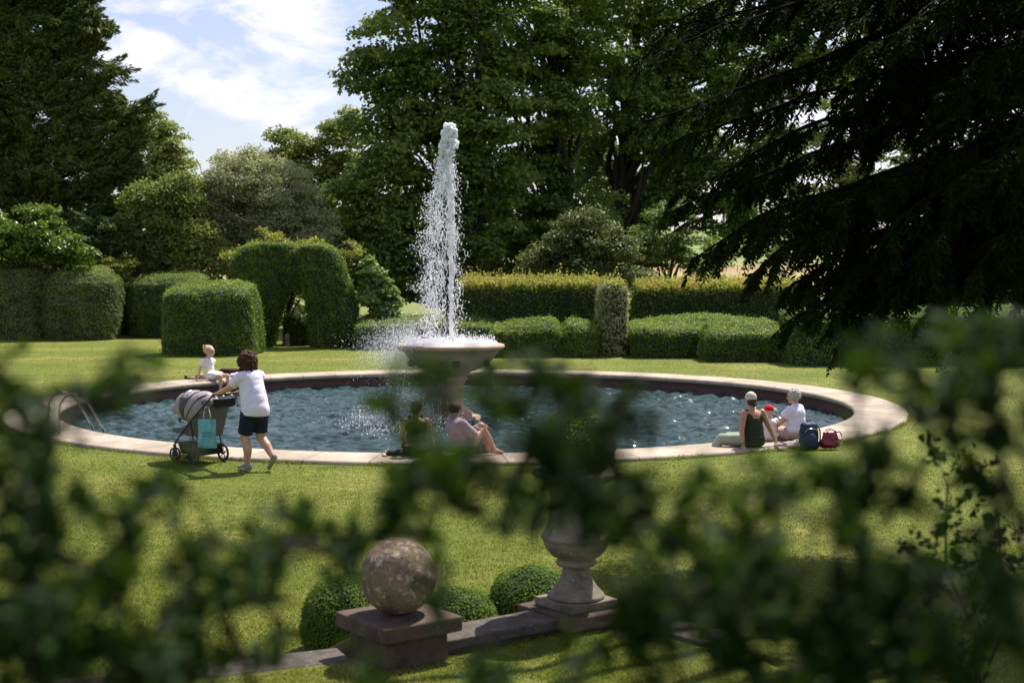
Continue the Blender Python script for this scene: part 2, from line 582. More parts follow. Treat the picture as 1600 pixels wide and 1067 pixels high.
M_LAUREL = leaf_mat('laurel_leaf', [(0.1, (0.049, 0.088, 0.008)), (0.5, (0.097, 0.154, 0.014)), (0.9, (0.178, 0.220, 0.024))], (0.2, 0.34, 0.03), 0.42, 0.35, 0.6, 0.5)
M_CLIPTOP = leaf_mat('clipped_lit_tips', [(0.1, (0.10, 0.17, 0.02)), (0.5, (0.19, 0.26, 0.035)), (0.9, (0.32, 0.36, 0.06))], (0.3, 0.4, 0.04), 0.4, 0.45, 1.0)  # paler tips for hedge tops: sunlit brightness put into the leaf colour
M_YELLOW = leaf_mat('yellow_leaf', [(0.1, (0.10, 0.14, 0.02)), (0.5, (0.22, 0.25, 0.03)), (0.9, (0.40, 0.40, 0.05))], (0.42, 0.44, 0.05), 0.4, 0.5, 0.6)
M_MAGNOLIA = leaf_mat('pale_big_leaf', [(0.1, (0.085, 0.135, 0.040)), (0.5, (0.169, 0.255, 0.066)), (0.9, (0.321, 0.405, 0.119))], (0.25, 0.34, 0.08), 0.4, 0.4, 1.2)
M_BOXBALL = leaf_mat('box_ball_leaf', [(0.1, (0.045, 0.09, 0.01)), (0.5, (0.095, 0.165, 0.018)), (0.9, (0.17, 0.25, 0.03))], (0.2, 0.34, 0.03), 0.35, 0.6, 2.0, 0.2)
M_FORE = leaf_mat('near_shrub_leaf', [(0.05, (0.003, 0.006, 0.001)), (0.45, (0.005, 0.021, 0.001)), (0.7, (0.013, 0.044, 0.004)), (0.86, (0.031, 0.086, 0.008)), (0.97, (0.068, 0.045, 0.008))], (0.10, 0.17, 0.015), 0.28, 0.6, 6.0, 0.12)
M_BARK = simple('bark', (0.06, 0.047, 0.035), 0.9, 0.4, 6, bump=0.8, bscale=12)
M_YEWBARK = simple('yew_bark', (0.009, 0.007, 0.006), 0.95, 0.4, 8, spec=0.05)
M_DARKBARK = simple('dark_bark', (0.016, 0.013, 0.011), 0.9, 0.4, 8, bump=0.8, bscale=16)
M_COPING = stone_mat('coping_stone', (0.46, 0.385, 0.31), (0.27, 0.235, 0.19), (0.27, 0.26, 0.22), 0.6, 1.3, 0.4, 14, joints=56)
M_BRICKW = brick_mat('pool_brick')
M_WATER = water_mat()
M_SPRAY = spray_mat('white_water')
M_THINSPRAY = spray_mat('thin_water', 0.35)
M_BOWL = stone_mat('fountain_stone', (0.42, 0.31, 0.22), (0.33, 0.24, 0.17), (0.2, 0.17, 0.13), 0.66, 3.0, 0.25, 40)
M_REDSTONE = stone_mat('red_sandstone', (0.115, 0.08, 0.062), (0.045, 0.036, 0.03), (0.40, 0.36, 0.29), 0.62, 7.0, 1.0, 30)
M_GREYSTONE = stone_mat('grey_stone', (0.10, 0.084, 0.072), (0.045, 0.04, 0.034), (0.26, 0.235, 0.2), 0.60, 7.0, 0.9, 24)
M_URN = stone_mat('urn_stone', (0.23, 0.20, 0.15), (0.09, 0.08, 0.062), (0.42, 0.385, 0.31), 0.60, 6.0, 0.45, 30)
M_BALL = stone_mat('ball_stone', (0.26, 0.185, 0.125), (0.075, 0.058, 0.042), (0.46, 0.42, 0.34), 0.545, 6.5, 1.0, 26)
M_STEEL = simple('brushed_steel', (0.6, 0.6, 0.6), 0.22, 0.05, 30, metal=1.0)

# ------------------------------------------------------------------ foliage generators
def unit(v):
    return v / (np.linalg.norm(v, axis=-1, keepdims=True) + 1e-9)

def leaf_quads(C, N, length, width, fold=0.15, jit=0.6, axis=None, amt=0.0):
    """one small rhombic leaf per centre; N roughly its face normal"""
    n = len(C)
    C = np.asarray(C, float)
    Nn = unit(np.asarray(N, float) + rng.normal(0, jit, (n, 3)))
    T = rng.normal(0, 1, (n, 3))
    if axis is not None:
        T = T * (1 - amt) + np.asarray(axis) * amt * 2
    T = unit(np.cross(Nn, np.cross(T, Nn)))
    B = np.cross(Nn, T)
    L = (np.asarray(length) * rng.uniform(0.7, 1.3, n))[:, None] * 0.5
    W = (np.asarray(width) * rng.uniform(0.7, 1.3, n))[:, None] * 0.5
    k = 0.15
    V = np.stack([C - T * L, C + B * W - T * L * k + Nn * W * fold * 2, C + T * L, C - B * W - T * L * k + Nn * W * fold * 2], axis=1).reshape(-1, 3)
    F = np.arange(n * 4).reshape(n, 4)
    return V, F

def sample_surface(me_V, me_F, n):
    """uniform points on a quad/tri list"""
    T = np.concatenate([me_F[:, [0, 1, 2]], me_F[:, [0, 2, 3]]])
    a, b, c = me_V[T[:, 0]], me_V[T[:, 1]], me_V[T[:, 2]]
    cr_ = np.cross(b - a, c - a)
    ar = np.linalg.norm(cr_, axis=1) * 0.5
    i = rng.choice(len(T), n, p=ar / ar.sum())
    u, v = rng.random(n), rng.random(n)
    sw = u + v > 1
    u[sw], v[sw] = 1 - u[sw], 1 - v[sw]
    p = a[i] + (b[i] - a[i]) * u[:, None] + (c[i] - a[i]) * v[:, None]
    return p, unit(cr_[i]), ar.sum()

def rounded_block(size, rnd=0.25, n=18, noise=0.05, seed=0, deform=None, rise=0.0, crisp=None):
    """closed block mesh with soft edges; size (x,y,z), stands on z=0"""
    sx, sy, sz = size
    Vs, Fs = [], []
    base = 0
    lin = np.linspace(-1, 1, n)
    for ax in range(3):
        for sg in (-1, 1):
            a, b = np.meshgrid(lin, lin, indexing='ij')
            c = np.full_like(a, sg)
            o = [None] * 3
            o[ax] = c
            o[(ax + 1) % 3] = a if sg > 0 else b
            o[(ax + 2) % 3] = b if sg > 0 else a
            Vs.append(np.stack(o, -1).reshape(-1, 3))
            idx = np.arange(n * n).reshape(n, n)
            Fs.append(np.stack([idx[:-1, :-1], idx[1:, :-1], idx[1:, 1:], idx[:-1, 1:]], -1).reshape(-1, 4) + base)
            base += n * n
    V = np.concatenate(Vs)
    F = np.concatenate(Fs)
    h = np.array([sx / 2, sy / 2, sz / 2])
    X = V * h
    # soft corners in plan, a much crisper edge along the top
    hp = h[:2]
    inner = np.clip(X[:, :2], -(hp - rnd), hp - rnd)
    d = X[:, :2] - inner
    L = np.linalg.norm(d, axis=1, keepdims=True)
    m = np.max(np.abs(d), axis=1, keepdims=True)
    X[:, :2] = inner + np.where(L > 1e-6, d / np.maximum(L, 1e-6) * m, 0)
    rv = min(0.10, rnd * 0.5) if crisp is None else crisp
    edge = np.maximum(np.abs(V[:, 0]), np.abs(V[:, 1]))
    wd_ = 0.07 if crisp is None else 0.45
    near = np.clip((edge - 1 + wd_) / wd_, 0, 1) ** (1 if crisp is None else 1.8) * np.clip((V[:, 2] - 0.8) / 0.2, 0, 1)
    X[:, 2] -= rv * near * 1.0
    X[:, :2] *= (1 - rv * 0.35 * near / max(0.4, min(sx, sy) / 2))[:, None]
    X[:, 2] += h[2]
    r = np.random.default_rng(seed)
    for _ in range(5):
        k = r.normal(0, 1, 3) * r.uniform(0.8, 3.0)
        ph = r.uniform(0, 6.28)
        amp = noise * r.uniform(0.3, 1.0)
        w = np.sin(X @ k + ph) * amp
        X += w[:, None] * unit(X - np.array([0, 0, h[2]])) * np.array([1, 1, 0.6])
    if rise:
        t = np.clip(X[:, 2] / sz, 0, 1)
        X[:, 2] += rise * t * (X[:, 1] / sy - 0.5)
    if deform is not None:
        X = deform(X)
    return X, F

def hedge(name, label, cat, loc, V, F, mat, dens=900, leaf=0.05, wid=0.032, jit=0.45, rz=0.0, off=0.02, group=None, shoots=0, top_mat=None, shoot_h=0.2, lit_tips=True):
    """solid clipped plant: dark core with a coat of small leaves"""
    ca, sa = math.cos(rz), math.sin(rz)
    Rz = np.array([[ca, -sa, 0], [sa, ca, 0], [0, 0, 1]])
    V = V @ Rz.T
    _, _, area = sample_surface(V, F, 1)
    n = int(area * dens)
    p, nn, _ = sample_surface(V, F, n)
    keep = p[:, 2] > 0.02
    p, nn = p[keep], nn[keep]
    lump = np.sin(p @ [7.0, 5.0, 9.0] + 2 * np.sin(p @ [3.0, -4.0, 2.0])) * np.sin(p @ [-6.0, 8.0, 5.0] + 1.7)
    stray = rng.random(len(p)) < 0.012
    bare = (lump < -0.75) & (rng.random(len(p)) < 0.55)
    p, nn, lump, stray = p[~bare], nn[~bare], lump[~bare], stray[~bare]
    p = p + nn * (rng.normal(0.5, 0.8, len(p)) * off + lump * off * 0.9 + stray * rng.uniform(0.03, 0.13, len(p)))[:, None]
    V1, F1 = leaf_quads(p, nn, leaf, wid, jit=jit)
    Vs = [V, V1]
    Fs = [F, F1 + len(V)]
    topm = np.where((nn[:, 2] > 0.72) & (rng.random(len(nn)) < 0.85), 2, 1) if lit_tips else np.ones(len(F1))  # upward-facing leaves take the paler colour that paints in a sunlit top
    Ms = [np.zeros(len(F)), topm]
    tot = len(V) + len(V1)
    mats = [M_CORE, mat] + ([M_CLIPTOP] if lit_tips else [])
    if shoots:
        q, qn, _ = sample_surface(V, F, shoots * 8)
        top = V[:, 2].max()
        k = (qn[:, 2] > 0.5) & (q[:, 2] > top - 0.35)
        q = q[k][:shoots]
        # a shoot: several leaves up a short stem
        reps = 7
        hh = rng.gamma(2.0, shoot_h * 0.35, len(q))
        lean = rng.normal(0, 0.18, (len(q), 2))
        C = []
        for j in range(reps):
            t = (j + 0.5) / reps
            c = q.copy()
            c[:, 2] += hh * t
            c[:, :2] += lean * (hh * t)[:, None] + rng.normal(0, 0.02, (len(q), 2))
            C.append(c)
        C = np.concatenate(C)
        V2, F2 = leaf_quads(C, np.tile([0, 0, 0.3], (len(C), 1)), leaf * 1.15, wid * 1.1, jit=1.0)
        Vs.append(V2); Fs.append(F2 + tot); Ms.append(np.full(len(F2), len(mats))); tot += len(V2)
        mats.append(top_mat or M_SHOOT)
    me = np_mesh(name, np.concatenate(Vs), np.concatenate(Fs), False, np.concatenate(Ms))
    o = link(name, me, mats)
    o.location = loc
    props(o, label, cat, group)
    return o

def clump_cloud(blobs, y, dens=1.0, crad=0.75, depth=1.0, flat=0.7, seed=1):
    """blobs (px, py, rx_px, ry_px[, dy]) -> clump centres and radii in world space"""
    C, R = [], []
    rg = np.random.default_rng(seed)
    for b in blobs:
        px, py, rx, ry = b[:4]
        dy = b[4] if len(b) > 4 else 0
        yy = y + dy
        c = np.array(at(px, py, yy))
        s = yy / F_PX
        rr = np.array([rx * s, 0.5 * (rx + ry) * s * depth, ry * s])
        n = max(3, int(dens * 5.5 * (rr[0] * rr[2] + rr[0] * rr[1] + rr[1] * rr[2]) / 3 / (crad ** 2)))
        d = unit(rg.normal(0, 1, (n, 3)))
        rad = rg.uniform(0.25, 1.0, n) ** 0.45
        C.append(c + d * rr * rad[:, None])
        R.append(crad * rg.uniform(0.55, 1.35, n))
    return np.concatenate(C), np.concatenate(R)

def clump_leaves(C, R, per, leaf, wid, flat=0.6, jit=0.5, up=0.5, droop=0.0):
    n = len(C)
    cnt = np.maximum(4, (per * (R / R.mean()) ** 2)).astype(int)
    idx = np.repeat(np.arange(n), cnt)
    d = unit(rng.normal(0, 1, (len(idx), 3)))
    d[:, 2] = np.where(d[:, 2] < -0.2, -d[:, 2] * 0.6, d[:, 2])
    rad = rng.uniform(0.1, 1.0, len(idx)) ** 0.5
    off = d * (R[idx] * rad)[:, None]
    off[:, 2] *= flat
    off[:, 2] -= droop * (off[:, 0] ** 2 + off[:, 1] ** 2) / R[idx]
    p = C[idx] + off
    nn = unit(d * 0.7 + np.array([0, 0, up]))
    return leaf_quads(p, nn, leaf, wid, jit=jit)

def bent(a, b, n=6, wob=0.1, sag=0.0):
    a, b = np.array(a, float), np.array(b, float)
    t = np.linspace(0, 1, n)[:, None]
    p = a + (b - a) * t
    L = np.linalg.norm(b - a)
    w = rng.normal(0, wob * L * 0.25, (n, 3))
    w[0] = w[-1] = 0
    p = p + w
    p[:, 2] += sag * L * np.sin(t[:, 0] * math.pi)
    return p

def tree(name, label, cat, base_px, y, blobs, mat, trunk_r=0.3, crad=0.75, per=60, leaf=0.17, wid=0.11, dens=1.0, depth=0.8,
         group=None, flat=0.6, seed=1, bark=None, limbs=26, up=0.5, jit=0.5, trunk_top=None, twigs=0, droop=0.0):
    bx = at(base_px, 500, y)[0]
    root = empty(name, (bx, y, 0), label=label, cat=cat, group=group)
    C, R = clump_cloud(blobs, y, dens, crad, depth, seed=seed)
    keep = C[:, 2] > 0.4
    C, R = C[keep], R[keep]
    V, F = clump_leaves(C, R, per, leaf, wid, flat, jit, up, droop)
    V = V - np.array([bx, y, 0])
    link('crown', np_mesh('crown', V, F), [mat], root)
    mb = MB()
    zt = trunk_top or float(np.percentile(C[:, 2], 70))
    cx = float(np.mean(C[:, 0])) - bx
    top = np.array([cx * 0.25, 0, zt])
    pts = bent((0, 0, -0.1), top, 9, 0.05)
    rad = np.linspace(trunk_r, trunk_r * 0.35, 9)
    rad[0] *= 1.5
    mb.tube(pts, rad, 10)
    pick = rng.choice(len(C), min(limbs, len(C)), replace=False)
    for i in pick:
        e = C[i] - np.array([bx, y, 0])
        k = min(8, max(1, int(8 * np.clip((e[2] * rng.uniform(0.35, 0.75)) / zt, 0.1, 1))))
        s = pts[k]
        L = np.linalg.norm(e - s)
        mb.tube(bent(s, e, 7, 0.12, 0.06), np.linspace(rad[k] * 0.55, 0.03, 7), 6)
    for i in range(twigs):
        j = rng.integers(len(C)); e = C[j] - np.array([bx, y, 0])
        s = e - np.array([0, 0, R[j]]) + rng.normal(0, 0.8, 3)
        mb.tube(bent(s, e + np.array([0, 0, R[j] * rng.uniform(0.2, 1.1)]), 4, 0.1), np.linspace(0.035, 0.01, 4), 4)
    mb.build('trunk', bark or M_BARK, root, smooth=True)
    return root
# ================================================================== SETTING
PC = Vector((-1.1, 30.0, 0.0))      # centre of the pool
R_OUT, R_IN = 9.15, 8.2
W_LEVEL = -0.30

# terrace behind the balustrade: boundary on the lawn side, left to right
EDGE = [(-30, 3.5), (-7, 6.8), (-3.2, 8.05), (-1.75, 8.72), (-1.02, 9.12), (-0.62, 9.10), (0.45, 9.99), (0.75, 10.0), (1.15, 9.78), (1.5, 9.3), (1.8, 8.6), (2.05, 7.8), (2.6, 6.6), (6, 4.2), (30, 1.0)]
def edge_y(x):
    return float(np.interp(x, [e[0] for e in EDGE], [e[1] for e in EDGE]))

def ground_h(x, y):
    r = np.hypot(x, y)
    h = np.clip((r - 170) / 600, 0, 1) ** 1.5 * 16
    h = h + np.clip((r - 900) / 1500, 0, 1) * 40
    lawn_rise = 0.0
    return h + lawn_rise

def build_ground():
    na = 240
    rr = np.concatenate([[R_OUT - 0.1], R_OUT + np.geomspace(0.25, 2600, 90)])
    th = np.arange(na) * 2 * math.pi / na
    X = PC.x + rr[:, None] * np.cos(th)
    Y = PC.y + rr[:, None] * np.sin(th)
    Z = ground_h(X, Y)
    V = np.stack([X, Y, Z], -1).reshape(-1, 3)
    i = np.arange(len(rr) - 1)[:, None]
    k = np.arange(na)[None, :]
    k2 = (k + 1) % na
    F = np.stack([i * na + k, (i + 1) * na + k, (i + 1) * na + k2, i * na + k2], -1).reshape(-1, 4)
    o = link('lawn', np_mesh('lawn', V, F, True), [M_LAWN])
    props(o, kind='structure')
build_ground()

def terrace_h(x, y):
    e = np.interp(x, [q[0] for q in EDGE], [q[1] for q in EDGE])
    t = np.clip((e - y - 1.2) / 6.5, 0, 1)
    return 0.44 + 0.95 * t * t * (3 - 2 * t)

def build_terrace():
    xs = np.unique(np.concatenate([np.linspace(-30, 30, 61), np.linspace(-3.5, 3.5, 71), [e[0] for e in EDGE]]))
    ts = np.concatenate([[0], np.linspace(0.02, 1, 40) ** 1.2])
    E_ = np.interp(xs, [q[0] for q in EDGE], [q[1] for q in EDGE])
    X = np.tile(xs, (len(ts), 1))
    Y = E_[None, :] - ts[:, None] * (E_[None, :] + 22)
    Z = terrace_h(X, Y)
    n = len(xs)
    V = np.stack([X, Y, Z], -1).reshape(-1, 3)
    i = np.arange(len(ts) - 1)[:, None]
    k = np.arange(n - 1)[None, :]
    F = np.stack([i * n + k, (i + 1) * n + k, (i + 1) * n + k + 1, i * n + k + 1], -1).reshape(-1, 4)
    sk = np.stack([xs, E_, np.full(n, -0.1)], -1)
    b = len(V)
    V = np.concatenate([V, sk])
    kk = np.arange(n - 1)
    F = np.concatenate([F, np.stack([kk, kk + 1, b + kk + 1, b + kk], -1)])
    o = link('terrace_bank', np_mesh('terrace_bank', V, F, True), [M_LAWN])
    props(o, kind='structure')
build_terrace()

def build_grass():
    # short blades on the part of the lawn and terrace near enough to show them
    n = 800000
    u = rng.random(n)
    y0, y1 = 5.5, 52.0
    y = (y0 ** -1.1 + u * (y1 ** -1.1 - y0 ** -1.1)) ** (-1 / 1.1)
    x = rng.uniform(-1, 1, n) * (y * 0.40 + 0.6)
    e = np.interp(x, [q[0] for q in EDGE], [q[1] for q in EDGE])
    on_t = y < e - 0.12
    z = np.where(on_t, terrace_h(x, y), 0.0)
    r = np.hypot(x - PC.x, y - PC.y)
    keep = (r > R_OUT - 0.01) & ((y < e - 0.12) | (y > e + 0.3))
    x, y, z = x[keep], y[keep], z[keep]
    # longer uncut tufts where the mower cannot reach, against the stone rim
    ne = 16000
    ae = rng.uniform(0, 2 * math.pi, ne); re_ = R_OUT + np.abs(rng.normal(0.0, 0.035, ne)) + 0.004
    x = np.concatenate([x, PC.x + re_ * np.cos(ae)]); y = np.concatenate([y, PC.y + re_ * np.sin(ae)]); z = np.concatenate([z, np.zeros(ne)])
    n = len(x)
    tuft = np.sin(x * 9 + 3 * np.sin(y * 4)) * np.sin(y * 7 + 3 * np.sin(x * 5))
    patch = np.sin(x * 1.7 + np.sin(y * 0.9) * 2) * np.sin(y * 1.3 + np.sin(x * 1.1) * 2)
    h = rng.uniform(0.010, 0.026, n) * (1 + 0.25 * patch + 0.35 * tuft)
    h[-ne:] *= rng.uniform(1.0, 3.6, ne) * (0.6 + 0.5 * np.sin(ae * 37))
    w = 0.0025 + 0.00030 * y
    a = rng.uniform(0, math.pi, n)
    lean = rng.normal(0, 0.55, (n, 2)) * h[:, None]
    B = np.stack([x, y, z - 0.002], -1)
    D = np.stack([np.cos(a) * w, np.sin(a) * w, np.zeros(n)], -1)
    T = B + np.stack([lean[:, 0], lean[:, 1], h], -1)
    V = np.stack([B - D, B + D, T], 1).reshape(-1, 3)
    o = link('grass', np_mesh('grass', V, np.arange(n * 3).reshape(n, 3)), [M_BLADE])
    props(o, kind='stuff', label='short mown green grass blades of the lawn around the round pool', cat='grass')
build_grass()

# ---- pool
pool = empty('garden_pool', tuple(PC), label='large round garden pool with pale stone coping and red brick inner wall', cat='pool')
mb = MB()
prof = [(R_OUT, -0.08), (R_OUT, 0.03), (R_OUT - 0.025, 0.058), (R_OUT - 0.06, 0.062), (R_IN - 0.02, 0.062), (R_IN - 0.065, 0.055), (R_IN - 0.09, 0.03), (R_IN - 0.095, 0.0),
        (R_IN - 0.085, -0.03), (R_IN - 0.06, -0.055), (R_IN + 0.05, -0.06)]
mb.lathe(prof, 256)
mb.build('coping', M_COPING, pool, smooth=True)
mb = MB()
mb.lathe([(R_IN + 0.03, -0.04), (R_IN + 0.03, -1.2)], 256)
mb.build('basin_wall', M_BRICKW, pool, smooth=True)

def build_water():
    step = 0.034
    N = int(2 * 8.35 / step) + 1
    g = np.linspace(-8.35, 8.35, N)
    X, Y = np.meshgrid(g, g, indexing='xy')
    r = np.hypot(X, Y)
    Z = np.zeros_like(X)
    rw = np.random.default_rng(3)
    for i in range(110):
        lam = 0.17 + 0.65 * rw.random() ** 1.6
        th = rw.normal(R_(255), 0.62)
        k = 2 * math.pi / lam
        Z += 0.021 * lam ** 0.75 * rw.uniform(0.3, 1) * 0.42 * np.sin(k * (X * math.cos(th) + Y * math.sin(th)) + rw.uniform(0, 6.28))
    for (sx, sy, lam, am) in ((-0.45, -0.4, 0.33, 0.010), (0.75, -0.3, 0.36, 0.008), (-0.85, 0.1, 0.42, 0.007)):
        rs = np.hypot(X - sx, Y - sy)
        Z += am * np.sin(2 * math.pi * rs / lam) * np.exp(-rs * 0.45)
    Zr = np.random.default_rng(5).normal(0, 1, Z.shape)
    Z += 0.014 * Zr * np.exp(-((X + 0.9) ** 2 + (Y + 1.4) ** 2) / 1.6)
    V = np.stack([X + PC.x, Y + PC.y, Z + W_LEVEL], -1).reshape(-1, 3)
    i = np.arange(N - 1)[:, None]
    k = np.arange(N - 1)[None, :]
    F = np.stack([i * N + k, i * N + k + 1, (i + 1) * N + k + 1, (i + 1) * N + k], -1).reshape(-1, 4)
    F = F[(r.reshape(-1)[F] < 8.34).all(axis=1)]
    used = np.unique(F)
    mp_ = np.full(len(V), -1)
    mp_[used] = np.arange(len(used))
    o = link('water', np_mesh('water', V[used], mp_[F], True), [M_WATER])
    props(o, kind='structure')
build_water()

# ---- fountain
FX = at(705, 534, 30.0).x
FC = Vector((FX, 30.0, 0))
fountain = empty('fountain', (FC.x, FC.y, W_LEVEL), label='tall stone fountain bowl on a pedestal in the middle of the pool', cat='fountain')
mb = MB()
k0 = -W_LEVEL
mb.lathe([(0.0, 1.13), (0.5, 1.14), (0.93, 1.24), (1.0, 1.275), (1.07, 1.285), (1.12, 1.27), (1.135, 1.235), (1.12, 1.19), (1.06, 1.165), (1.0, 1.13), (0.93, 1.02),
          (0.83, 0.90), (0.68, 0.79), (0.5, 0.72), (0.40, 0.685), (0.37, 0.65), (0.335, 0.62), (0.335, 0.57)], 72, c=(0, 0, k0))
mb.build('bowl', M_BOWL, fountain, smooth=True)
mb = MB()
mb.lathe([(0.345, 0.57), (0.36, 0.54), (0.31, 0.5), (0.255, 0.4), (0.235, 0.2), (0.27, 0.0), (0.38, -0.12), (0.46, -0.18), (0.46, -0.24), (0.62, -0.24), (0.62, -0.9)], 48, c=(0, 0, k0))
mb.build('pedestal', M_BOWL, fountain, smooth=True)
M_LEAD = simple('dark_lead', (0.03, 0.03, 0.032), 0.5, 0.3, 20)
for an in (R_(-160), R_(-100), R_(-81), R_(-30), R_(40), R_(90), R_(140)):
    mb = MB()
    c = (0.87 * math.cos(an), 0.87 * math.sin(an), k0 + 0.90)
    mb.ico(c, 0.075, 2, scale=(1, 1, 1.1))
    mb.ico((c[0] + 0.05 * math.cos(an), c[1] + 0.05 * math.sin(an), c[2] - 0.02), 0.045, 2)
    mb.ico((c[0] - 0.05 * math.sin(an), c[1] + 0.05 * math.cos(an), c[2] + 0.06), 0.028, 1)
    mb.ico((c[0] + 0.05 * math.sin(an), c[1] - 0.05 * math.cos(an), c[2] + 0.06), 0.028, 1)
    mb.build('spout', M_LEAD, fountain, smooth=True)
mb = MB()
mb.lathe([(0.0, 1.36), (0.03, 1.36), (0.03, 1.30), (0.05, 1.27), (0.05, 1.12)], 16, c=(0, 0, k0))
mb.build('nozzle', M_LEAD, fountain, smooth=True)

def build_jet():
    r2 = np.random.default_rng(11)
    z0, z1 = 1.33, 5.78
    base = np.array([FC.x, FC.y, 0])
    # solid white column that widens into a lumpy head
    mb = MB()
    n = 190
    pts, rad = [], []
    for i in range(n):
        t = i / (n - 1)
        z = z0 + (z1 - z0) * t
        w = 0.006 * math.sin(z * 23) + 0.01 * math.sin(z * 9 + 1)
        pts.append(base + [w + 0.012 * (r2.random() - .5) * (0.3 + t) - 0.05 * t ** 3, w * 0.5, z])
        r = 0.046 + 0.016 * t + 0.03 * max(0, (t - 0.45)) + 0.42 * max(0, (t - 0.82)) ** 1.0 * (1.0 if t < 0.97 else (1 - t) / 0.03 * 0.6 + 0.4)
        rad.append(r * r2.uniform(0.6, 1.4))
    mb.tube(pts, rad, 14)
    for i in range(260):
        t = r2.random() ** 0.5
        z = 5.0 + 0.86 * t
        R = 0.20 * (1 - abs(t - 0.5) * 0.9) * r2.random() ** 0.5
        a = r2.uniform(0, 6.28)
        mb.ico(base + [R * math.cos(a) - 0.07 * (1.2 - t), R * math.sin(a), z], r2.uniform(0.025, 0.062), 1, scale=(1, 1, 1.4))
    # ragged ropes of water falling back, mostly on the lee side
    def rope(x, y_, za, zb, r, dx):
        m = max(4, int((za - zb) / 0.035))
        p, q = [], []
        cx, cy = x, y_
        for j in range(m):
            f = j / (m - 1)
            cx += r2.normal(0, 0.017) + dx / m
            cy += r2.normal(0, 0.012)
            p.append(base + [cx, cy, za + (zb - za) * f + r2.normal(0, 0.006)])
            q.append(min(0.017, r * r2.uniform(0.35, 1.5)) * (1 - 0.5 * abs(2 * f - 1)))
        mb.tube(p, q, 5)
    for i in range(46):
        x = -abs(r2.normal(0.1, 0.09)); za = r2.uniform(4.7, 5.5)
        rope(x + 0.02, r2.normal(0, 0.08), za, za - r2.uniform(0.12, 0.6), r2.uniform(0.010, 0.022), -0.08)
    for i in range(90):
        a_ = r2.uniform(0, 6.28); z = r2.uniform(1.7, 5.0); q_ = 0.03 + 0.012 * (z - 1.3)
        rope(q_ * math.cos(a_), q_ * math.sin(a_), z, z - r2.uniform(0.1, 0.4), r2.uniform(0.008, 0.015), 0.02 * math.cos(a_))
    for i in range(140):
        z = r2.uniform(1.6, 4.6)
        x = -0.12 - 0.55 * r2.random() * (0.4 + 0.6 * (5 - z) / 3.4)
        rope(x, r2.normal(0, 0.2), z, z - r2.uniform(0.08, 0.42), r2.uniform(0.007, 0.014), r2.normal(0, 0.04))
    for i in range(34):
        z = r2.uniform(1.9, 4.9)
        rope(0.05 + abs(r2.normal(0, 0.12)), r2.normal(0, 0.12), z, z - r2.uniform(0.06, 0.3), r2.uniform(0.005, 0.01), 0.02)
    o = mb.build('fountain_jet', M_SPRAY, smooth=True)
    props(o, 'tall white water jet shooting up from the bowl with ragged ropes of falling water', 'water jet', kind='stuff')
    # loose droplets
    N = 4600
    z = 1.35 + 4.25 * r2.random(N) ** 1.05
    f = np.clip((5.6 - z) / 2.0, 0, 1)
    side = r2.random(N) < 0.86
    cl = 0.10 * np.sin(z * 7.0) * f + 0.06 * np.sin(z * 17.0) * f
    x = np.where(side, -0.10 - 0.34 * f + cl + r2.normal(0, 1, N) * (0.04 + 0.10 * f), 0.04 + np.abs(r2.normal(0, 1, N)) * (0.03 + 0.09 * f))
    y_ = r2.normal(0, 1, N) * (0.05 + 0.2 * f)
    s = r2.gamma(2.0, 0.0030, N) + 0.002
    big = r2.random(N) < 0.07
    s[big] *= 2.3
    keep = np.ones(N, bool)
    M2 = 2600                      # finer haze of drops around them
    z2 = 1.35 + 4.0 * r2.random(M2); f2 = np.clip((5.6 - z2) / 2.0, 0, 1)
    x = np.concatenate([x, -0.18 * f2 + -0.12 * f2 + r2.normal(0, 1, M2) * (0.05 + 0.19 * f2)]); y_ = np.concatenate([y_, r2.normal(0, 0.3, M2)])
    z = np.concatenate([z, z2]); s = np.concatenate([s, r2.gamma(2.0, 0.0013, M2) + 0.001]); keep = np.ones(len(z), bool)
    s = np.minimum(s, 0.012)
    # splashing on the bowl and on the pool
    M = 17000
    a = r2.uniform(0, 6.28, M); rr = 0.98 * np.sqrt(r2.random(M))
    bx, by = rr * np.cos(a), rr * np.sin(a)
    bz = 1.25 + r2.exponential(0.045, M) + 0.06 * np.exp(-rr * 3)
    bs = r2.gamma(2.0, 0.0021, M) + 0.001
    Q = 16000                      # drift of fine spray carried to the left of the bowl
    qx = -0.75 - np.abs(r2.normal(0, 0.52, Q)); qy = r2.normal(-0.1, 0.4, Q)
    qz = 1.22 + r2.normal(0.05, 0.26, Q) - 0.22 * (np.abs(qx) - 0.7) * r2.random(Q)
    qs = r2.gamma(2.0, 0.0011, Q) + 0.0008
    W = 7000                      # spray over the water left of the pedestal
    wx = r2.normal(-0.95, 0.5, W); wy = r2.normal(-0.9, 1.0, W)
    wz = W_LEVEL + 0.02 + r2.exponential(0.10, W)
    ws = r2.gamma(2.0, 0.0022, W) + 0.001
    U = 4000
    ux = -0.4 - 1.0 * r2.random(U); uy = r2.normal(0, 0.4, U); uz = r2.uniform(W_LEVEL, 1.1, U)
    us = r2.gamma(2.0, 0.0017, U)
    X = np.concatenate([x[keep], bx, qx, wx, ux]); Yv = np.concatenate([y_[keep], by, qy, wy, uy])
    Zv = np.concatenate([z[keep], bz, qz, wz, uz]); S = np.concatenate([s[keep], bs, qs, ws, us])
    C = np.stack([X + FC.x, Yv + FC.y, Zv], -1)
    n = len(C)
    tet = np.array([[1, 1, 1], [1, -1, -1], [-1, 1, -1], [-1, -1, 1]]) * 0.75
    stretch = np.ones((n, 1, 3)); stretch[:, 0, 2] = r2.uniform(0.8, 2.0, n)
    V = C[:, None, :] + tet[None] * S[:, None, None] * stretch
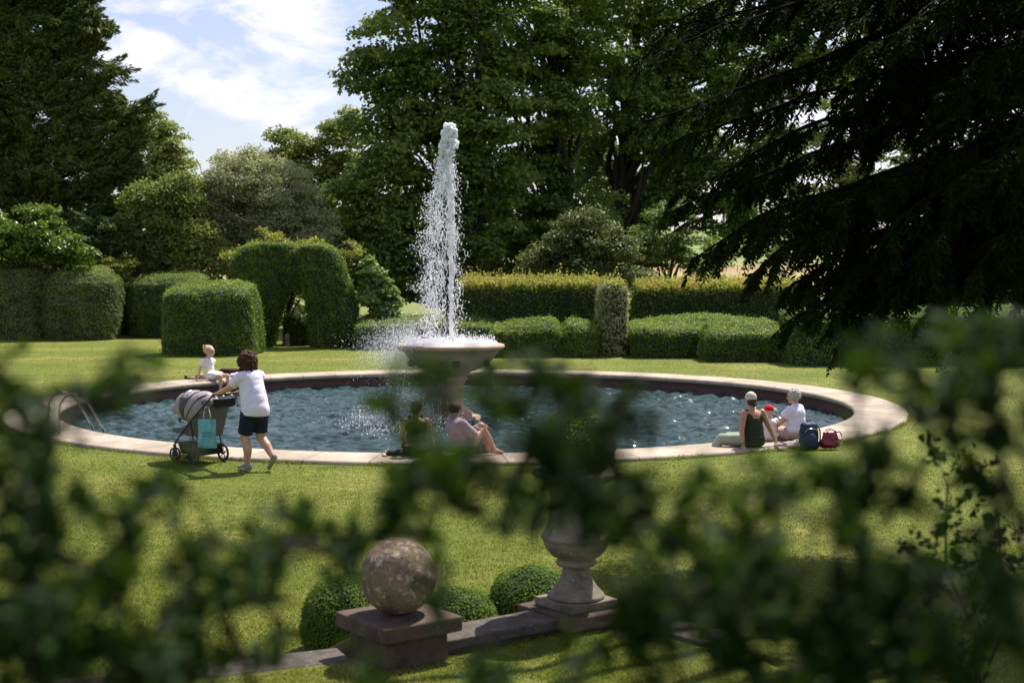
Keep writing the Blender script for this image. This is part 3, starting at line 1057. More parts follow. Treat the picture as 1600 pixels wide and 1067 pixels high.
    F = (np.arange(n)[:, None, None] * 4 + np.array([[0, 1, 2], [0, 2, 3], [0, 3, 1], [1, 3, 2]])[None]).reshape(-1, 3)
    o = link('spray', np_mesh('spray', V.reshape(-1, 3), F), [M_SPRAY])
    props(o, 'fine white droplets and mist drifting left off the fountain bowl', 'spray', kind='stuff')
    # thin streams from the spouts
    mb = MB()
    for an in (R_(-160), R_(-100), R_(-30)):
        for s_ in ((-0.03, 0.03) if abs(an - R_(-100)) < 0.1 else (0.0,)):
            p = []
            for j in range(26):
                f = j / 25
                d = 0.93 + 0.22 * f
                zz = 0.86 - (0.86 - W_LEVEL) * f ** 1.7
                p.append((FC.x + d * math.cos(an) + s_ + r2.normal(0, 0.007), FC.y + d * math.sin(an) + r2.normal(0, 0.004), zz))
            mb.tube(p, [r2.uniform(0.006, 0.016) for _ in p], 6)
    o = mb.build('spout_streams', M_THINSPRAY, smooth=True)
    props(o, 'thin streams of water falling from the spouts of the bowl', 'water', kind='stuff')
build_jet()

# ================================================================== HEDGES AND TOPIARY
def S(px_w, y):
    return px_w * y / F_PX

def wobble(seed, amp=0.08, k=1.4):
    r = np.random.default_rng(seed)
    ks = r.normal(0, k, (6, 3)); ph = r.uniform(0, 6.28, 6)
    def f(X):
        w = sum(np.sin(X @ ks[i] + ph[i]) for i in range(6)) * amp / 3
        return w
    return f

def block(name, label, pxl, pxr, pyt, pyb, depth, mat, rnd=0.35, deform=None, rz=0.0, cat='topiary', seed=0, dens=1100, leaf=0.06, noise=0.05, z0=0.0, group=None, rise=0.32, crisp=None, **k):
    b = P((pxl + pxr) / 2, pyb, 0)
    y = b.y
    w = S(pxr - pxl, y)
    top = at((pxl + pxr) / 2, pyt, y + depth * 0.85).z - rise * 0.42
    V, F = rounded_block((w, depth, top), rnd, 22, noise, seed, deform, rise, crisp)
    return hedge(name, label, cat, (b.x, y + depth / 2, z0), V, F, mat, dens=dens, leaf=leaf, wid=leaf * 0.62, rz=rz, group=group, jit=k.pop('jit', 0.75), off=k.pop('off', 0.035), **k)

def lean_taper(dx=0.0, tp=0.0, bulge=0.0, back_low=0.0, top_slope=0.0):
    def f(X):
        X = X.copy()
        h = X[:, 2].max()
        t = X[:, 2] / h
        k = 1 + tp * t + bulge * np.sin(t * math.pi)
        X[:, 0] = X[:, 0] * k + dx * t
        X[:, 1] = X[:, 1] * k
        X[:, 2] += top_slope * X[:, 0] * t
        return X
    return f

# A  two bulging masses at the left edge
def creased(X):
    X = X.copy(); h = X[:, 2].max(); t = X[:, 2] / h
    k = 1 + 0.07 * np.sin(t * math.pi)
    # the smile-like fold sheared into the face
    zz = 0.50 * h + 0.12 * (X[:, 0] - 0.2) ** 2
    face = (X[:, 1] < 0)
    X[:, 1] = X[:, 1] * k - np.where(face, 0.16 * np.exp(-((X[:, 2] - zz + 0.12) / 0.16) ** 2) * np.exp(-((X[:, 0] - 0.1) / 0.75) ** 4), 0)
    X[:, 0] *= k
    X[:, 2] -= np.where(X[:, 0] > 0.6, 0.22 * (X[:, 0] - 0.6) ** 1.5 * t, 0)
    return X
block('topiary_mass', 'bulging grey green topiary mass cut by the left edge of the picture', -60, 64, 408, 532, 2.4, M_BOXGREY, 0.8, lean_taper(0, -0.06, 0.05), seed=1, crisp=0.35, dens=1200, group='bulging topiary masses at the left')
block('topiary_mass', 'grey green rounded topiary mass with a smile shaped fold in its face', 62, 170, 411, 532, 2.4, M_BOXGREY, 0.85, creased, seed=2, crisp=0.38, dens=1300, group='bulging topiary masses at the left')
# B  bright upright slab
block('clipped_column', 'narrow bright green clipped hedge end just right of the grey topiary masses', 160, 187, 440, 524, 2.6, M_BRIGHT, 0.12, None, seed=3, noise=0.02)
block('low_hedge', 'low dark clipped hedge between the bright column and the tall drum topiary', 182, 215, 455, 524, 1.5, M_YEWCLIP, 0.15, None, seed=33, noise=0.02, cat='hedge')
# C  back drum
block('topiary_drum', 'flat topped dark green topiary drum standing behind the squat cube topiary', 200, 312, 418, 528, 2.6, M_YEWCLIP, 0.45, lean_taper(0.05, -0.06, 0.04), seed=4, crisp=0.2, group=None)
# D  front cube
def cube_d(X):
    X = X.copy(); h = X[:, 2].max(); t = X[:, 2] / h
    X[:, 0] = X[:, 0] * (1.0 - 0.02 * t + 0.04 * np.sin(t * math.pi)) - 0.13 * t * (X[:, 0] > 0) * X[:, 0] + 0.02 * (1 - t)
    X[:, 2] += t * 0.08 * (X[:, 1]) - t * 0.05 * (X[:, 0] < 0)
    return X
block('topiary_cube', 'squat dark green topiary cube with a lit top, nearest the pool', 251, 396, 437, 556, 2.0, M_YEWCLIP, 0.5, cube_d, seed=5, crisp=0.16, rise=0.16, dens=1300)

# E  arch of two pillars
def arch():
    y = 50.0
    s = y / F_PX
    c = P(460, 541, 0)
    def X(px): return (px - 460) * s
    def Z(py): return CAM_H - (py - 410) * s + 0.02
    Vs, Fs, base = [], [], 0
    # stacks of cross sections: (py, left px, right px)
    left = [(541, 372, 426), (520, 372, 431), (490, 369, 437), (460, 366, 451), (430, 365, 460), (410, 366, 465), (397, 372, 467), (389, 381, 468), (384, 396, 462), (382, 410, 450)]
    right = [(546, 492, 561), (520, 491, 563), (490, 489, 562), (460, 483, 556), (430, 477, 548), (410, 473, 541), (397, 471, 533), (390, 473, 526), (386, 478, 515), (385, 486, 500)]
    bridge = [(456, 450, 480), (452, 446, 486), (440, 442, 492), (425, 440, 495), (410, 442, 494), (398, 448, 490), (392, 456, 484)]
    for k, (st, dp, yo) in enumerate(((left, 1.5, 0.2), (right, 1.5, -0.25), (bridge, 1.05, 0.0))):
        n = 30
        th = np.arange(n) * 2 * math.pi / n
        rings = []
        for i in range(len(st) - 1):
            for f in np.linspace(0, 1, 5)[:-1]:
                rings.append([st[i][j] * (1 - f) + st[i + 1][j] * f for j in range(3)])
        rings.append(list(st[-1]))
        m = len(rings)
        zt, zb = rings[-1][0], rings[0][0]
        V = []
        for (py, l, r) in rings:
            cx, hw = (X(l) + X(r)) / 2, (X(r) - X(l)) / 2
            fr = (rings[0][2] - rings[0][1])
            dd = dp * 0.5 * min(1, (hw * 2 / s) / (0.55 * max(q[2] - q[1] for q in rings)))
            ce, se = np.cos(th), np.sin(th)
            e = 0.62
            V.append(np.stack([cx + hw * np.sign(ce) * np.abs(ce) ** e, yo + dd * np.sign(se) * np.abs(se) ** e, np.full(n, Z(py) if k == 2 or py < rings[0][0] else 0.0)], -1))
        V = np.concatenate(V)
        V = np.concatenate([V, V[:n].mean(0, keepdims=True), V[-n:].mean(0, keepdims=True)])
        i = np.arange(m - 1)[:, None]; q = np.arange(n)[None]; q2 = (q + 1) % n
        F = np.stack([i * n + q, i * n + q2, (i + 1) * n + q2, (i + 1) * n + q], -1).reshape(-1, 4)
        qq = np.arange(n); q3 = (qq + 1) % n
        F = np.concatenate([F, np.stack([np.full(n, m * n + 1), np.full(n, m * n + 1), (m - 1) * n + qq, (m - 1) * n + q3], -1)])
        w = wobble(20 + k, 0.07, 2.0)(V)
        V = V + (w * 0.6)[:, None] * unit(V * [1, 1, 0] - [V[:, 0].mean(), yo, 0] * np.array([1, 1, 0]))
        Vs.append(V); Fs.append(F + base); base += len(V)
    V, F = np.concatenate(Vs), np.concatenate(Fs)
    F = F[F[:, 0] != F[:, 1]]
    return V, F, (c.x, y + 0.6, 0)
V, F, loc = arch()
hedge('topiary_arch', 'tall topiary arch of two leaning yew pillars grown together at the top', 'topiary', loc, V, F, M_YEWCLIP, dens=1500, leaf=0.06, wid=0.038, jit=0.95, off=0.045)

# F  low hedges behind
block('low_hedge', 'bright low clipped hedge seen through the topiary arch', 442, 488, 476, 540, 1.4, M_BRIGHT, 0.15, None, cat='hedge', seed=6, noise=0.02)
block('low_hedge', 'long low dark clipped hedge running behind the fountain from the arch', 556, 668, 487, 547, 2.2, M_YEWCLIP, 0.12, None, cat='hedge', seed=7, noise=0.02, dens=900)
block('low_hedge', 'low shaded rounded hedge directly behind the fountain bowl', 660, 716, 486, 549, 2.0, M_YEWCLIP, 0.2, None, cat='hedge', seed=8, noise=0.05, dens=900)
block('low_hedge', 'small dark rounded hedge between the fountain bowl and the notched hedge', 712, 776, 491, 550, 1.5, M_YEWCLIP, 0.3, None, cat='hedge', seed=9, noise=0.06, dens=900)

# G, H  tall beech hedges with unclipped tops
def tall(px0, px1, y, pyt, depth, label, seed, **k):
    a, b = at(px0, pyt, y), at(px1, pyt, y)
    V, F = rounded_block((b.x - a.x, depth, a.z), 0.08, 26, 0.03, seed, None, 0.2)
    return hedge('tall_hedge', label, 'hedge', ((a.x + b.x) / 2, y + depth / 2, 0), V, F, M_BEECH, dens=520, leaf=0.085, wid=0.055, jit=0.9, off=0.06, group='tall beech hedges behind the lawn', **k)
tall(712, 948, 49.2, 444, 1.7, 'tall beech hedge with yellow new growth on top, left of the gap', 30, shoots=6500)
tall(994, 1262, 48.8, 447, 1.7, 'tall beech hedge with yellow new growth on top, right of the gap', 31, shoots=6800)
# end wall of the left hedge turned towards the light
a = at(944, 445, 45.3); b = at(979, 445, 45.3)
V, F = rounded_block((b.x - a.x, 3.2, a.z), 0.08, 16, 0.03, 32, lambda X: X + np.stack([X[:, 1] * 0.0 - 0.12 * (1 - X[:, 2] / 2.4) * (X[:, 0] < 0), X[:, 1] * 0, X[:, 2] * 0], -1))
hedge('hedge_buttress', 'pale flowering end of the tall beech hedge beside the narrow gap', 'hedge', ((a.x + b.x) / 2, 45.3 + 1.6, 0), V, F,
      leaf_mat('buttress_leaf', [(0.1, (0.12, 0.17, 0.04)), (0.5, (0.30, 0.32, 0.13)), (0.9, (0.58, 0.55, 0.34))], (0.34, 0.36, 0.1), 0.35, 0.5, 1.5), dens=800, leaf=0.075, wid=0.05, jit=0.6, off=0.035, shoots=160)
# I  notched low hedge
def notch(X):
    X = X.copy(); h = X[:, 2].max(); t = np.clip(X[:, 2] / h, 0, 1)
    X[:, 2] -= t * (0.34 * np.exp(-((X[:, 0] - 0.55) / 0.16) ** 2) * 0.9)
    X[:, 2] += t * 0.07 * np.sin(X[:, 0] * 1.6 + 1)
    X[:, 1] += 0.28 * np.exp(-((X[:, 0] - 0.55) / 0.14) ** 2) * (X[:, 1] < 0)
    return X
block('notched_hedge', 'low clipped hedge with a notch in its top, left of the pale hedge end', 770, 934, 489, 559, 1.6, M_BRIGHT, 0.28, notch, cat='hedge', seed=10, crisp=0.15, dens=1400, noise=0.03)
block('low_hedge', 'small bright clipped hedge piece tucked against the pale hedge end', 926, 950, 493, 557, 1.0, M_BRIGHT, 0.12, None, cat='hedge', seed=11, dens=1400, noise=0.02)
# J  low right blocks
def ridge(X):
    X = X.copy(); h = X[:, 2].max(); t = np.clip(X[:, 2] / h, 0, 1)
    X[:, 2] += t * 0.10 * np.cos(X[:, 0] * 1.2) * (X[:, 1] > 0)
    return X
block('low_block_hedge', 'wide low clipped hedge block with a gently peaked top, right of the gap', 990, 1236, 489, 560, 3.0, M_BRIGHT, 0.3, ridge, cat='hedge', seed=12, dens=1200, noise=0.03)
block('low_block_hedge', 'low clipped hedge block jutting forward in front of the wide peaked one', 1105, 1240, 498, 566, 1.5, M_YEWCLIP, 0.2, None, cat='hedge', seed=13, dens=1300, noise=0.03)
# K  dark hedge continuing to the right
block('low_hedge', 'dark shaded hedge running off right under the drooping yew', 1240, 1690, 470, 572, 2.0, M_YEWCLIP, 0.25, None, cat='hedge', seed=14, dens=600, noise=0.05, leaf=0.07)
V, F = rounded_block((11, 2.5, 3.2), 0.4, 24, 0.15, 15)
c = at(1560, 420, 50.0)
hedge('ivy_hedge', 'tall glossy ivy leaved hedge at the right edge behind the drooping yew', 'hedge', (c.x + 1, 50, 0), V, F, M_LAUREL, dens=420, leaf=0.13, wid=0.09, jit=0.8, off=0.12)

# small stone marker
b = P(449, 540, 0)
mb = MB()
prf = [(-0.085, 0), (0.085, 0), (0.085, 0.34), (0.075, 0.40), (0.045, 0.445), (0, 0.46), (-0.045, 0.445), (-0.075, 0.40), (-0.085, 0.34)]
n = len(prf)
V = [(x, -0.05, z) for x, z in prf] + [(x, 0.05, z) for x, z in prf]
mb.add(V, [[i, (i + 1) % n, (i + 1) % n + n, i + n] for i in range(n)])
mb.add(V[:n] + [(0, -0.05, 0.2)], [[n, i, (i + 1) % n] for i in range(n)])
mb.add(V[n:] + [(0, 0.05, 0.2)], [[n, (i + 1) % n, i] for i in range(n)])
o = mb.build('marker_stone', stone_mat('pink_stone', (0.42, 0.32, 0.26), (0.3, 0.23, 0.18), (0.3, 0.3, 0.25)))
o.location = (b.x, b.y, -0.02)
props(o, 'small round topped pinkish marker stone on the lawn before the topiary arch', 'marker stone')

# ================================================================== TREES
# big broadleaved trees behind the fountain
tree('broadleaf_tree', 'huge dark broadleaf tree directly behind the fountain jet, left of the group', 'tree', 735, 66, [
    (640, 60, 95, 70), (700, -40, 130, 90), (780, 60, 95, 70), (610, 120, 75, 42), (690, 160, 110, 50), (600, 215, 60, 40), (560, 110, 28, 22), (770, 190, 90, 60),
    (660, 250, 100, 55), (590, 290, 80, 45), (760, 290, 80, 60), (640, 350, 95, 50), (550, 340, 60, 45), (730, 380, 80, 40), (580, 400, 70, 40), (660, 420, 80, 30)],
    M_OAK, 0.55, 0.9, 120, 0.24, 0.16, 1.35, 0.9, seed=1, flat=0.8, limbs=40, bark=M_DARKBARK, group='big dark broadleaf trees behind the fountain')
tree('broadleaf_tree', 'huge broadleaf tree with its dark bare trunk showing, centre of the group', 'tree', 872, 70, [
    (860, -30, 120, 90), (850, 110, 80, 45), (900, 70, 90, 60), (830, 220, 70, 60), (800, 330, 80, 60), (860, 290, 45, 45), (920, 330, 55, 40), (880, 400, 80, 40), (810, 410, 70, 30), (930, 200, 50, 34, 3), (880, 180, 60, 40, -2), (860, 350, 60, 40, -2), (900, 260, 50, 40, 5)],
    M_OAK, 0.42, 0.85, 125, 0.24, 0.16, 1.25, 0.9, seed=2, flat=0.8, limbs=44, bark=M_DARKBARK, group='big dark broadleaf trees behind the fountain', trunk_top=17)
tree('broadleaf_tree', 'huge broadleaf tree with twin dark trunks, right of the group behind the yew', 'tree', 968, 74, [
    (1000, -20, 110, 80), (990, 90, 90, 60), (1070, 60, 90, 70), (1020, 180, 70, 46), (1100, 160, 80, 60), (960, 400, 60, 34), (1050, 270, 60, 46), (1110, 290, 50, 46), (1000, 330, 50, 46), (1180, 100, 100, 90), (1300, 60, 110, 80), (1210, 250, 60, 46), (940, 260, 46, 46, 4), (900, 230, 40, 40, 5), (1080, 230, 80, 60, 4), (1130, 340, 60, 40, 2), (960, 310, 50, 40, 6), (1030, 210, 70, 50, -2), (980, 160, 50, 40, -2), (1010, 300, 60, 40, 5)],
    M_OAK, 0.42, 0.95, 125, 0.25, 0.17, 1.35, 0.9, seed=3, flat=0.8, limbs=44, bark=M_DARKBARK, group='big dark broadleaf trees behind the fountain', trunk_top=17)
M_ROUND = leaf_mat('olive_leaf', [(0.1, (0.045, 0.065, 0.018)), (0.5, (0.08, 0.11, 0.028)), (0.9, (0.15, 0.17, 0.045))], (0.2, 0.24, 0.04), 0.4, 0.5, 0.4)
tree('round_shrub_tree', 'olive green domed small tree behind the tall hedge, left of the pair', 'tree', 910, 56, [(915, 385, 62, 52), (870, 410, 40, 30), (950, 415, 45, 28), (900, 360, 40, 26), (945, 375, 40, 26), (880, 385, 40, 30), (900, 430, 80, 24), (850, 425, 40, 24), (980, 430, 40, 20)],
     M_ROUND, 0.15, 0.6, 150, 0.13, 0.085, 1.2, 1.0, seed=4, limbs=14, group='domed small trees behind the tall hedge')
tree('round_shrub_tree', 'darker domed small tree behind the tall hedge, right of the pair', 'tree', 1050, 59, [(1030, 380, 56, 50), (1085, 400, 46, 40), (1000, 420, 44, 26), (1050, 335, 34, 26), (1100, 425, 20, 16)],
     M_OAK, 0.15, 0.55, 120, 0.14, 0.09, 1.2, 1.0, seed=5, limbs=14, group='domed small trees behind the tall hedge')
tree('broadleaf_tree', 'dark understorey tree filling the gap behind the fountain and the tall hedge', 'tree', 700, 76, [(700, 350, 120, 70), (800, 400, 120, 50), (600, 380, 80, 60), (900, 440, 120, 30), (560, 440, 70, 40), (690, 450, 80, 30)],
     M_OAK, 0.3, 1.1, 150, 0.28, 0.19, 1.6, 0.8, seed=6, limbs=14, bark=M_DARKBARK)
tree('broadleaf_tree', 'mid green tree beside the sky gap, left of the huge dark trees', 'tree', 500, 78, [(470, 225, 46, 30), (440, 260, 30, 26), (530, 190, 34, 32), (500, 270, 60, 46), (560, 250, 60, 60), (520, 330, 60, 50), (470, 320, 46, 50), (540, 400, 60, 50)],
     M_MIDTREE, 0.35, 0.85, 130, 0.22, 0.14, 1.5, 0.9, seed=7, limbs=22)
# left side
tree('silver_leaved_tree', 'loose grey green willow leaved tree in the middle of the left group', 'tree', 400, 62, [
    (390, 290, 70, 42), (440, 310, 60, 52), (350, 320, 60, 46), (420, 370, 80, 46), (330, 380, 56, 46), (480, 360, 40, 50), (370, 262, 30, 20), (400, 250, 16, 14), (450, 400, 60, 30)],
    M_WILLOW, 0.22, 0.6, 170, 0.17, 0.06, 1.6, 1.0, seed=8, limbs=30, flat=0.8, jit=0.9, twigs=120, droop=0.15)
tree('silver_leaved_tree', 'dull olive weeping tree between the conifer and the willow leaved tree', 'tree', 250, 60, [
    (270, 330, 46, 46), (240, 370, 46, 46), (290, 385, 40, 40), (230, 320, 36, 36), (210, 400, 46, 30), (320, 400, 46, 40), (295, 300, 30, 26)],
    M_MIDTREE, 0.22, 0.6, 150, 0.17, 0.075, 1.8, 1.0, seed=9, limbs=20, flat=0.9, jit=0.9, droop=0.25)
tree('broadleaf_tree', 'sunlit yellow green tree peeping up behind the conifer', 'tree', 245, 84, [(240, 205, 34, 34), (265, 235, 34, 34), (230, 250, 50, 40), (280, 270, 26, 30), (250, 310, 60, 50), (205, 200, 24, 30)],
     M_MIDTREE, 0.35, 0.75, 130, 0.2, 0.13, 1.6, 0.9, seed=10, limbs=20)
tree('yellow_shrub', 'airy yellow green shrub sprouting behind the topiary arch', 'shrub', 450, 52, [(372, 398, 26, 14), (415, 378, 26, 10), (440, 370, 14, 10), (545, 392, 24, 16), (556, 380, 14, 8), (405, 366, 8, 10), (350, 402, 12, 8), (500, 378, 20, 8), (450, 480, 30, 20), (475, 400, 50, 20, 1)],
     M_YELLOW, 0.08, 0.3, 26, 0.13, 0.07, 0.7, 1.0, seed=11, limbs=40, jit=0.9)
tree('laurel_shrub', 'glossy bright green spreading shrub above the left topiary masses', 'shrub', 60, 56, [(50, 360, 56, 30), (20, 385, 60, 30), (95, 385, 46, 26), (125, 405, 26, 18), (60, 335, 30, 16), (-20, 360, 40, 40), (40, 400, 80, 20), (0, 385, 60, 30)],
     M_LAUREL, 0.12, 0.5, 70, 0.18, 0.10, 1.3, 0.9, seed=12, limbs=20, jit=0.7)
tree('small_shrub', 'small yellowish shrub peeking between the left topiary and the drum', 'shrub', 185, 57.5, [(180, 420, 20, 18), (200, 410, 14, 12), (165, 412, 12, 12), (185, 440, 24, 14)],
     M_YELLOW, 0.06, 0.3, 45, 0.1, 0.06, 1.1, 1.0, seed=13, limbs=10)
tree('pale_leaved_shrub', 'pale large leaved cone shaped shrub right of the topiary arch', 'shrub', 590, 50.5, [(578, 412, 10, 12), (582, 432, 18, 14), (590, 450, 24, 16), (598, 470, 26, 18), (575, 465, 16, 16), (600, 488, 24, 10)],
     M_MAGNOLIA, 0.07, 0.3, 60, 0.17, 0.12, 1.9, 0.9, seed=14, limbs=14, jit=0.7)

tree('broadleaf_tree', 'dark bushy undergrowth tree behind the topiary arch and long low hedge', 'tree', 560, 70, [(330, 420, 70, 40), (430, 430, 70, 34), (520, 430, 70, 44), (600, 440, 70, 44), (660, 450, 60, 30), (250, 440, 60, 30), (150, 440, 80, 30), (40, 430, 80, 40)],
     M_OAK, 0.2, 0.9, 130, 0.24, 0.16, 1.4, 0.6, seed=16, limbs=10)
tree('broadleaf_tree', 'far broadleaf tree glimpsed through the boughs of the yew', 'tree', 1330, 92, [(1180, 330, 60, 50), (1280, 300, 80, 70), (1400, 280, 90, 80), (1520, 280, 90, 90), (1240, 230, 50, 40), (1350, 180, 80, 60), (1480, 160, 80, 60), (1260, 370, 60, 30), (1400, 380, 100, 34), (1560, 390, 90, 40), (1640, 250, 80, 120)],
     M_MIDTREE, 0.5, 1.2, 90, 0.3, 0.2, 1.3, 0.7, seed=17, limbs=20)
# great conifer at the left: drooping, spiky sprays
def conifer(name, label, base_px, y, blobs, mat, seed, dens=1.0, crad=0.8, per=60, trunk_r=0.5, group=None):
    rg = np.random.default_rng(seed)
    bx = at(base_px, 500, y)[0]
    root = empty(name, (bx, y, 0), label=label, cat='tree', group=group)
    C, R = clump_cloud(blobs, y, dens, crad, 0.8, seed=seed)
    keep = C[:, 2] > 0.5
    C, R = C[keep], R[keep]
    # each clump is a tapering plume pointing outwards and upwards
    out = C - np.array([bx, y, 0]); out[:, 2] = 0
    out = unit(out + rg.normal(0, 1.5, out.shape) * [1, 1, 0])
    dirv = unit(out * rg.uniform(0.5, 1.0, (len(C), 1)) + np.stack([np.zeros(len(C)), np.zeros(len(C)), rg.uniform(-0.25, 0.7, len(C))], -1))
    cnt = np.full(len(C), per)
    idx = np.repeat(np.arange(len(C)), cnt)
    t = rg.random(len(idx))
    wdt = (1 - t) ** 0.7 * 0.62 + 0.04
    lat = unit(rg.normal(0, 1, (len(idx), 3))) * (wdt * R[idx] * rg.random(len(idx)) ** 0.4)[:, None]
    lat[:, 2] *= 0.7
    p = C[idx] + dirv[idx] * (t * 1.6 * R[idx] - 0.6 * R[idx])[:, None] + lat
    ax = unit(dirv[idx] + lat * 1.2)
    V, F = leaf_quads(p, rg.normal(0, 1, (len(p), 3)) + [0, 0, 0.8], 0.26, 0.065, jit=0.5, axis=ax, amt=0.8)
    V = V - np.array([bx, y, 0])
    link('crown', np_mesh('crown', V, F), [mat], root)
    mb = MB()
    H = float(C[:, 2].max())
    pts = bent((0, 0, -0.1), (0, 0, H), 12, 0.01)
    mb.tube(pts, np.linspace(trunk_r, 0.06, 12), 10)
    for i in rg.choice(len(C), 30, replace=False):
        e = C[i] - np.array([bx, y, 0])
        k = int(np.clip(11 * e[2] / H - 1, 1, 10))
        mb.tube(bent(pts[k], e, 5, 0.08, -0.05), np.linspace(0.12, 0.02, 5), 5)
    mb.build('trunk', M_BARK, root, smooth=True)
conifer('conifer', 'towering dark conifer with spiky plumes filling the upper left corner', 30, 62, [
    (40, -40, 90, 80), (60, 40, 90, 60), (100, 60, 50, 50), (20, 120, 80, 60), (100, 130, 66, 46), (140, 170, 50, 34), (60, 200, 90, 50), (160, 220, 56, 32), (205, 205, 22, 34), (90, 270, 110, 46), (200, 270, 40, 30), (120, 330, 90, 36),
    (20, 320, 70, 40), (180, 340, 46, 34), (-40, 200, 60, 150), (130, 390, 70, 30), (210, 175, 10, 16), (150, 60, 16, 20), (130, 10, 14, 20), (172, 110, 14, 20), (225, 160, 8, 8)], M_CONIF, 21, dens=4.6, crad=0.8, per=170)
conifer('conifer', 'brownish lower conifer in shade beneath the towering one', 170, 59, [(150, 370, 60, 34), (190, 385, 40, 30), (120, 400, 60, 26), (220, 400, 30, 26)], M_CONIF, 22, dens=2.6, crad=0.6, per=130, trunk_r=0.2)

# far field trees and a hedge line
def far_trees():
    spots = [(1122, 330, 40, 24), (1165, 420, 30, 15), (1212, 380, 34, 18)]
    names = ['distant park tree left in the gap over the hay field', 'small distant park tree in the middle of the gap over the hay field', 'distant park tree right in the gap over the hay field']
    for i, (px, y, w, h) in enumerate(spots):
        s = y / F_PX
        x = at(px, 410, y).x
        g = float(ground_h(np.array([x]), np.array([y]))[0])
        C = np.array([x, y, g + h * s * 0.55]) + unit(rng.normal(0, 1, (26, 3))) * np.array([w * s * 0.5, w * s * 0.4, h * s * 0.45]) * rng.uniform(0.4, 1, (26, 1))
        V, F = clump_leaves(C, np.full(26, 2.2), 46, 0.9, 0.6)
        V = V - np.array([x, y, g])
        root = empty('distant_tree', (x, y, g), label=names[i], cat='tree', group='distant park trees')
        link('crown', np_mesh('crown', V, F), [M_MIDTREE], root)
        mb = MB(); mb.tube([(0, 0, -0.5), (0, 0, h * s * 0.6)], [0.5, 0.25], 8); mb.build('trunk', M_BARK, root)
far_trees()
# belt of woodland on the horizon
N = 420
xs = np.linspace(-420, 420, N); ys = 520 + 30 * np.sin(xs * 0.02) + rng.normal(0, 6, N)
hz = 6 + 2.5 * np.sin(xs * 0.07) + rng.normal(0, 0.8, N)
C = np.stack([xs, ys, ground_h(xs, ys) + hz * 0.55], -1)
V, F = clump_leaves(C, hz * 0.62, 60, 1.6, 1.1, flat=0.9)
o = link('woodland', np_mesh('woodland', V, F), [M_MIDTREE])
props(o, 'distant belt of woodland along the far edge of the park', 'woodland', kind='stuff')
# wire fence in the field
mb = MB()
for i in range(90):
    x = -10 + i * 2.2; y = 262 + i * 0.35
    g = float(ground_h(np.array([x]), np.array([y]))[0])
    mb.box((x, y, g + 0.65), (0.12, 0.12, 1.3))
g0 = float(ground_h(np.array([0]), np.array([265.]))[0])
for h in (0.35, 0.75, 1.15):
    mb.tube([(-10 + i * 2.2, 262 + i * 0.35, float(ground_h(np.array([-10 + i * 2.2]), np.array([262 + i * 0.35]))[0]) + h) for i in range(0, 90, 3)], 0.025, 4)
o = mb.build('field_fence', simple('fence_wood', (0.2, 0.13, 0.09), 0.9))
props(o, 'thin brown post fence crossing the hay field beyond the tall hedge', 'fence')
